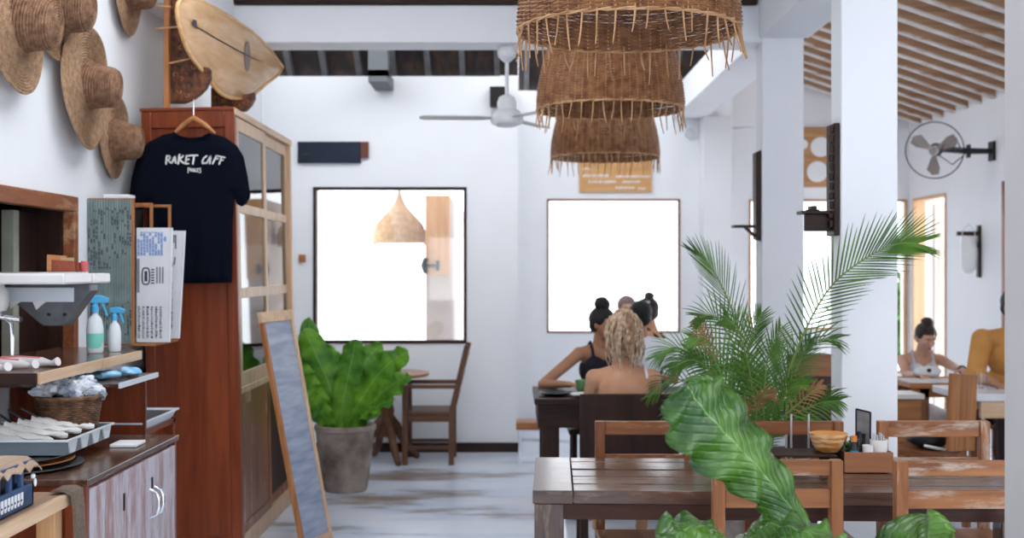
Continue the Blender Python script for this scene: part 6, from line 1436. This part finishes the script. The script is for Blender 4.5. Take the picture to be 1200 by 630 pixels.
    def hair(s, m, bun=None, back=0, cover=1.0, name='hair', strands=0):
        mb = MB(); k = s.sc; HM3 = s.HM.to_3x3(); A = lambda c, r: mb.ell(s.H(*c), [q*k for q in r], HM3, 20, 14)
        A((0, .030, .040), (.084, .088, .086)); A((0, .010, .066), (.074, .082, .060)); A((0, .045, -.01), (.076, .060, .06))
        for sg in (-1, 1): A((sg*.062, .010, .040), (.026, .055, .045))
        if back: A((0, .055, -.07), (.072, .045, .10))
        if bun:
            bx, by, bz, br = bun; A((bx, by, bz), (br, br, br*.85)); rr = random.Random(int(br*1e4))
            for q_ in range(9): a = rr.uniform(0, 6.28); e_ = rr.uniform(-.4, 1.4); A((bx+br*.7*math.cos(a)*math.cos(e_), by+br*.7*math.sin(a)*math.cos(e_), bz+br*.6*math.sin(e_)), (br*.45, br*.45, br*.35))
        return remeshed(name, s.root, mb, m, .007, 1)
def haircol(n, c, c2): return plain('hair_'+n, c, .45, c2=c2, nscale=45, bump=.8, bscale=110)
BLKH = haircol('black', (.020, .016, .016), (.008, .008, .010)); BRNH = haircol('brown', (.16, .09, .06), (.07, .04, .03)); BLND = haircol('blonde', (.72, .55, .38), (.34, .20, .11)); DBR = haircol('dark_brown', (.06, .035, .03), (.02, .013, .012))
SK1 = skin('tan', (.46, .225, .13)); SK2 = skin('warm', (.60, .31, .18)); SK3 = skin('light', (.64, .38, .27))
def wp(x, y, d): return P(x, y, d)
# guest with top bun and black tank top
p = Person('woman with dark top bun and black tank top leaning on the dark middle table', .545, 8.06, .35, .92, .44, SK1, lean=.12, head_turn=.55, head_down=.15,
           arms=[(wp(636, 451, 7.6), wp(664, 451, 7.42)), (wp(716, 452, 7.7), wp(700, 452, 7.45))]); p.haircol = BLKH
p.build(); p.cloth(plain('black_ribbed_cotton', (.012, .014, .022), .8), 'tank', 'tank_top'); p.bottoms(plain('denim', (.05, .08, .16), .8), False, 'shorts'); p.hair(BLKH, bun=(0, .03, .145, .058))
stool('dark wooden stool under the woman with the top bun', .545, 8.06, .44)
# blonde guest seen from behind
p = Person('blonde woman seen from behind with bare shoulders on the dark solid-backed chair', .60, 6.30, PI, .95, .452, SK2, lean=.14, head_turn=.1, head_down=.05,
           arms=[(Vector((.80, 6.52, .80)), Vector((.74, 6.88, .785))), (Vector((.42, 6.52, .80)), Vector((.48, 6.88, .785)))]); p.haircol = BLND
for v_ in [p.nk]+p.sh: v_.z -= .055
p.ch.z -= .03; p.hd.z -= .01
p.build(); p.bottoms(plain('white_shorts', (.7, .7, .7), .8), False, 'shorts')
WT = plain('white_top', (.80, .80, .82), .8)
mb = MB(); k = p.sc
mb.ell(p.ch+Vector((0, 0, -.09)), (.142*k+.01, .10*k+.01, .06), None, 20, 12); mb.ell(p.lum, (.122*k+.01, .092*k+.01, .13*k), None, 20, 12); mb.ell(p.pel, (.175*k, .13*k, .11*k), None, 20, 12)
for sg in (-1, 1): mb.ell(p.ch+Vector((sg*.065*k, -.078*k, .0*k)), (.06*k, .054*k, .056*k), None, 16, 10)
remeshed('camisole', p.root, mb, WT, .009, 2)
part(p.root, 'shoulder_strap', MB().tube([p.ch+Vector((-.10*k, -.09*k, .06*k)), p.nk+Vector((-.115*k, -.03*k, .02*k)), p.nk+Vector((-.12*k, .03*k, .01*k)), p.nk+Vector((-.13*k, .055*k, -.05*k))], .008, 6), WT, smooth=True)
h = p.hair(BLND, back=1)
# loose wavy locks
mb = MB(); rr = random.Random(6)
for i in range(150):
    a = rr.uniform(-.95, .95)*PI*.72; e_ = rr.uniform(.15, 1.45); r0 = .088
    st = Vector((math.sin(a)*math.cos(e_)*.082, .03+math.cos(a)*math.cos(e_)*.088, .045+math.sin(e_)*.086)); pts = []; x_, y_, z_ = st
    L_ = rr.uniform(.17, .32); w1, w2 = rr.uniform(0, 6), rr.uniform(.004, .011)
    spread = rr.uniform(1.0, 2.0)
    for j in range(9):
        u = j/8; pts.append(p.H(x_*(1+.22*math.sin(u*PI)*spread)+w2*math.sin(u*9+w1), y_+.018*math.sin(u*PI)+w2*math.cos(u*8+w1)+.012*u, z_-L_*u))
    mb.tube(pts, [.0052*(1-.7*(j/8)**2) for j in range(9)], 5)
part(h, 'wavy_locks', mb, haircol('blonde_locks', (.80, .62, .44), (.36, .21, .12)), smooth=True)
mb = MB()
for i in range(30):
    a = rr.uniform(-.5, .5); w1 = rr.uniform(0, 6); x_ = rr.uniform(-.02, .03); 
    mb.tube([p.H(-.02+x_*.4+.006*math.sin(u*2+w1), .115+.018*math.sin(u*.5+w1), .08-.035*u+x_) for u in range(8)], [.008, .011, .012, .012, .011, .009, .006, .003], 6)
part(h, 'ponytail', mb, haircol('blonde_tail', (.46, .29, .17), (.22, .12, .07)), smooth=True)
# guest in white tee, back turned
p = Person('person with short black hair in a white t-shirt seen from behind', .885, 8.22, PI-.05, .93, .46, SK1, lean=.02, head_turn=.1, head_down=0, fem=False); p.haircol = BLKH
p.build(); p.cloth(plain('white_tee', (.80, .82, .86), .85), 'tee', 't_shirt'); p.bottoms(plain('grey_trousers', (.2, .22, .26), .8)); p.hair(BLKH, back=0)
stool('dark wooden stool under the person in the white t-shirt', .885, 8.22, .46)
# two more guests by the rear window
p = Person('person with brown hair sitting behind the white t-shirt, facing us', .95, 10.0, .1, .92, .47, SK3, lean=.02, head_down=.1); p.haircol = BRNH
p.build(); p.cloth(plain('grey_top', (.55, .56, .60), .85), 'tee', 't_shirt'); p.bottoms(plain('blue_trousers', (.07, .10, .18), .8)); p.hair(haircol('soft_brown', (.30, .22, .19), (.18, .12, .10)), back=1)
stool('wooden stool under the brown-haired guest by the rear window', .95, 10.0, .47, TEAK)
p = Person('guest with dark hair, grey headband and black top in front of the rear window', 1.08, 9.2, -2.0, .92, .47, SK2, lean=.0, head_down=.15, head_turn=-.2,
           arms=None); p.haircol = DBR
p.build(); p.cloth(plain('black_top', (.012, .014, .022), .8), 'tank', 'tank_top'); p.bottoms(plain('dark_trousers', (.03, .03, .05), .8)); p.hair(DBR, bun=(0, .05, .135, .04))
k = p.sc; part(p.root, 'headband', MB().tube([p.H(.078*math.sin(a)*1.08, .01-.075*math.cos(a)*1.15, .075-.012*math.cos(a)) for a in [x*.13*PI for x in range(-6, 7)]], .011, 8), plain('grey_headband', (.55, .57, .62), .8), smooth=True)
stool('wooden stool under the guest with the headband', 1.08, 9.2, .47, TEAK)
# woman in white in the right-hand room
p = Person('woman with brown bun in a white dress looking down at the small square table', 2.97, 8.86, .06, .86, .37, SK3, lean=.16, head_down=.42, head_turn=.12,
           arms=[(wp(1062, 440, 8.55), wp(1078, 440, 8.25)), (wp(1120, 432, 8.45), wp(1128, 434, 8.2))]); p.haircol = DBR
p.build(vox=.006)
DR = plain('white_dress', (.80, .80, .84), .85, c2=(.42, .43, .50), nscale=11)
p.cloth(DR, 'tank', 'dress_bodice'); p.skirt(DR); p.hair(DBR, bun=(0, .03, .135, .05))
wr = p.arms[1][1]; el = p.arms[1][0]; dd = (wr-el).normalized()
part(p.root, 'wristband', MB().tube([wr-dd*.035, wr-dd*.0], .03, 14), BLACK, smooth=30)
stool('wooden stool under the woman in white', 2.97, 8.86, .37, TEAK)
t = thing('tote_bag', 'white cloth bag with black emblem in the lap of the woman in white', 'bag', (2.93, 8.46, .7525))
mb = MB(); blob(mb, (0, 0, .04), (.10, .06, .04), 9, .08); part(t, 'pouch', mb, plain('soft_white_cloth', (.74, .75, .78), .85), smooth=True)
part(t, 'emblem', MB().ell((-.01, -.058, .055), (.016, .006, .014)), BLACK, smooth=True)
t.location = (2.86, 8.22, .7525)
t['label'] = 'white cloth bundle with black emblem on the small square table before the woman in white'
# person in orange shirt behind the pillar edge
p = Person('person in an orange shirt at the right-hand table, half hidden by the near pillar', 3.38, 8.16, .0, 1.04, .46, SK1, lean=.10, fem=False, head_down=.2, head_turn=.3,
           arms=[(wp(1143, 440, 7.88), wp(1166, 449, 7.60)), None]); p.haircol = BLKH
el, wr = p.arms[1]; p.arms[1] = (el+Vector((0, 0, .04)), Vector((.08, -.42, .80)))
p.build(); p.cloth(plain('orange_cotton', (.62, .29, .08), .85, noise=.15), 'long', 'shirt'); p.bottoms(plain('black_trousers', (.012, .012, .016), .8)); p.hair(BLKH)
part(p.root, 'collar', MB().tube([p.nk+Vector((.075*math.cos(a), .07*math.sin(a)-.005, .0+.012*math.sin(a))) for a in [2*PI*i/20 for i in range(20)]], .010, 6, closed=True), plain('brown_collar', (.20, .09, .05), .8), smooth=True)
stool('wooden stool under the person in orange', 3.38, 8.16, .46, TEAK)
# bushes outside the annex window and doorway
GL = plain('garden_leaf', (.14, .33, .05), .5, c2=(.06, .18, .025), nscale=3)
def bush(label, c, r, seed, n=900):
    t = thing('garden_bush', label, 'bush', (c[0], c[1], 0)); rr = random.Random(seed)
    st = MB()
    for i in range(7): a = rr.uniform(0, 6.28); st.tube([(0, 0, 0), (.15*math.cos(a), .15*math.sin(a), c[2]*.6), (r*.6*math.cos(a), r*.6*math.sin(a), c[2]+r*.3)], [.02, .014, .006], 5)
    part(t, 'stems', st, STALK, smooth=True)
    mb = MB()
    for i in range(n):
        a = rr.uniform(0, 6.28); e_ = math.asin(rr.uniform(-.8, 1)); q_ = r*rr.uniform(.45, 1); p = Vector((q_*math.cos(a)*math.cos(e_), q_*math.sin(a)*math.cos(e_), c[2]+q_*1.5*math.sin(e_))); d = Vector((rr.uniform(-1, 1), rr.uniform(-1, 1), rr.uniform(-.4, .9))).normalized()
        sd = d.cross(Vector((rr.uniform(-1, 1), rr.uniform(-1, 1), 1))).normalized(); L_ = rr.uniform(.10, .17); w_ = L_*.28
        mb.add([p, p+d*L_*.45+sd*w_, p+d*L_, p+d*L_*.45-sd*w_], [(0, 1, 2, 3)])
    part(t, 'foliage', mb, GL)
bush('bright green bush outside, seen at the left edge of the annex doorway', (4.0, 13.3, .95), .46, 1, 2600)
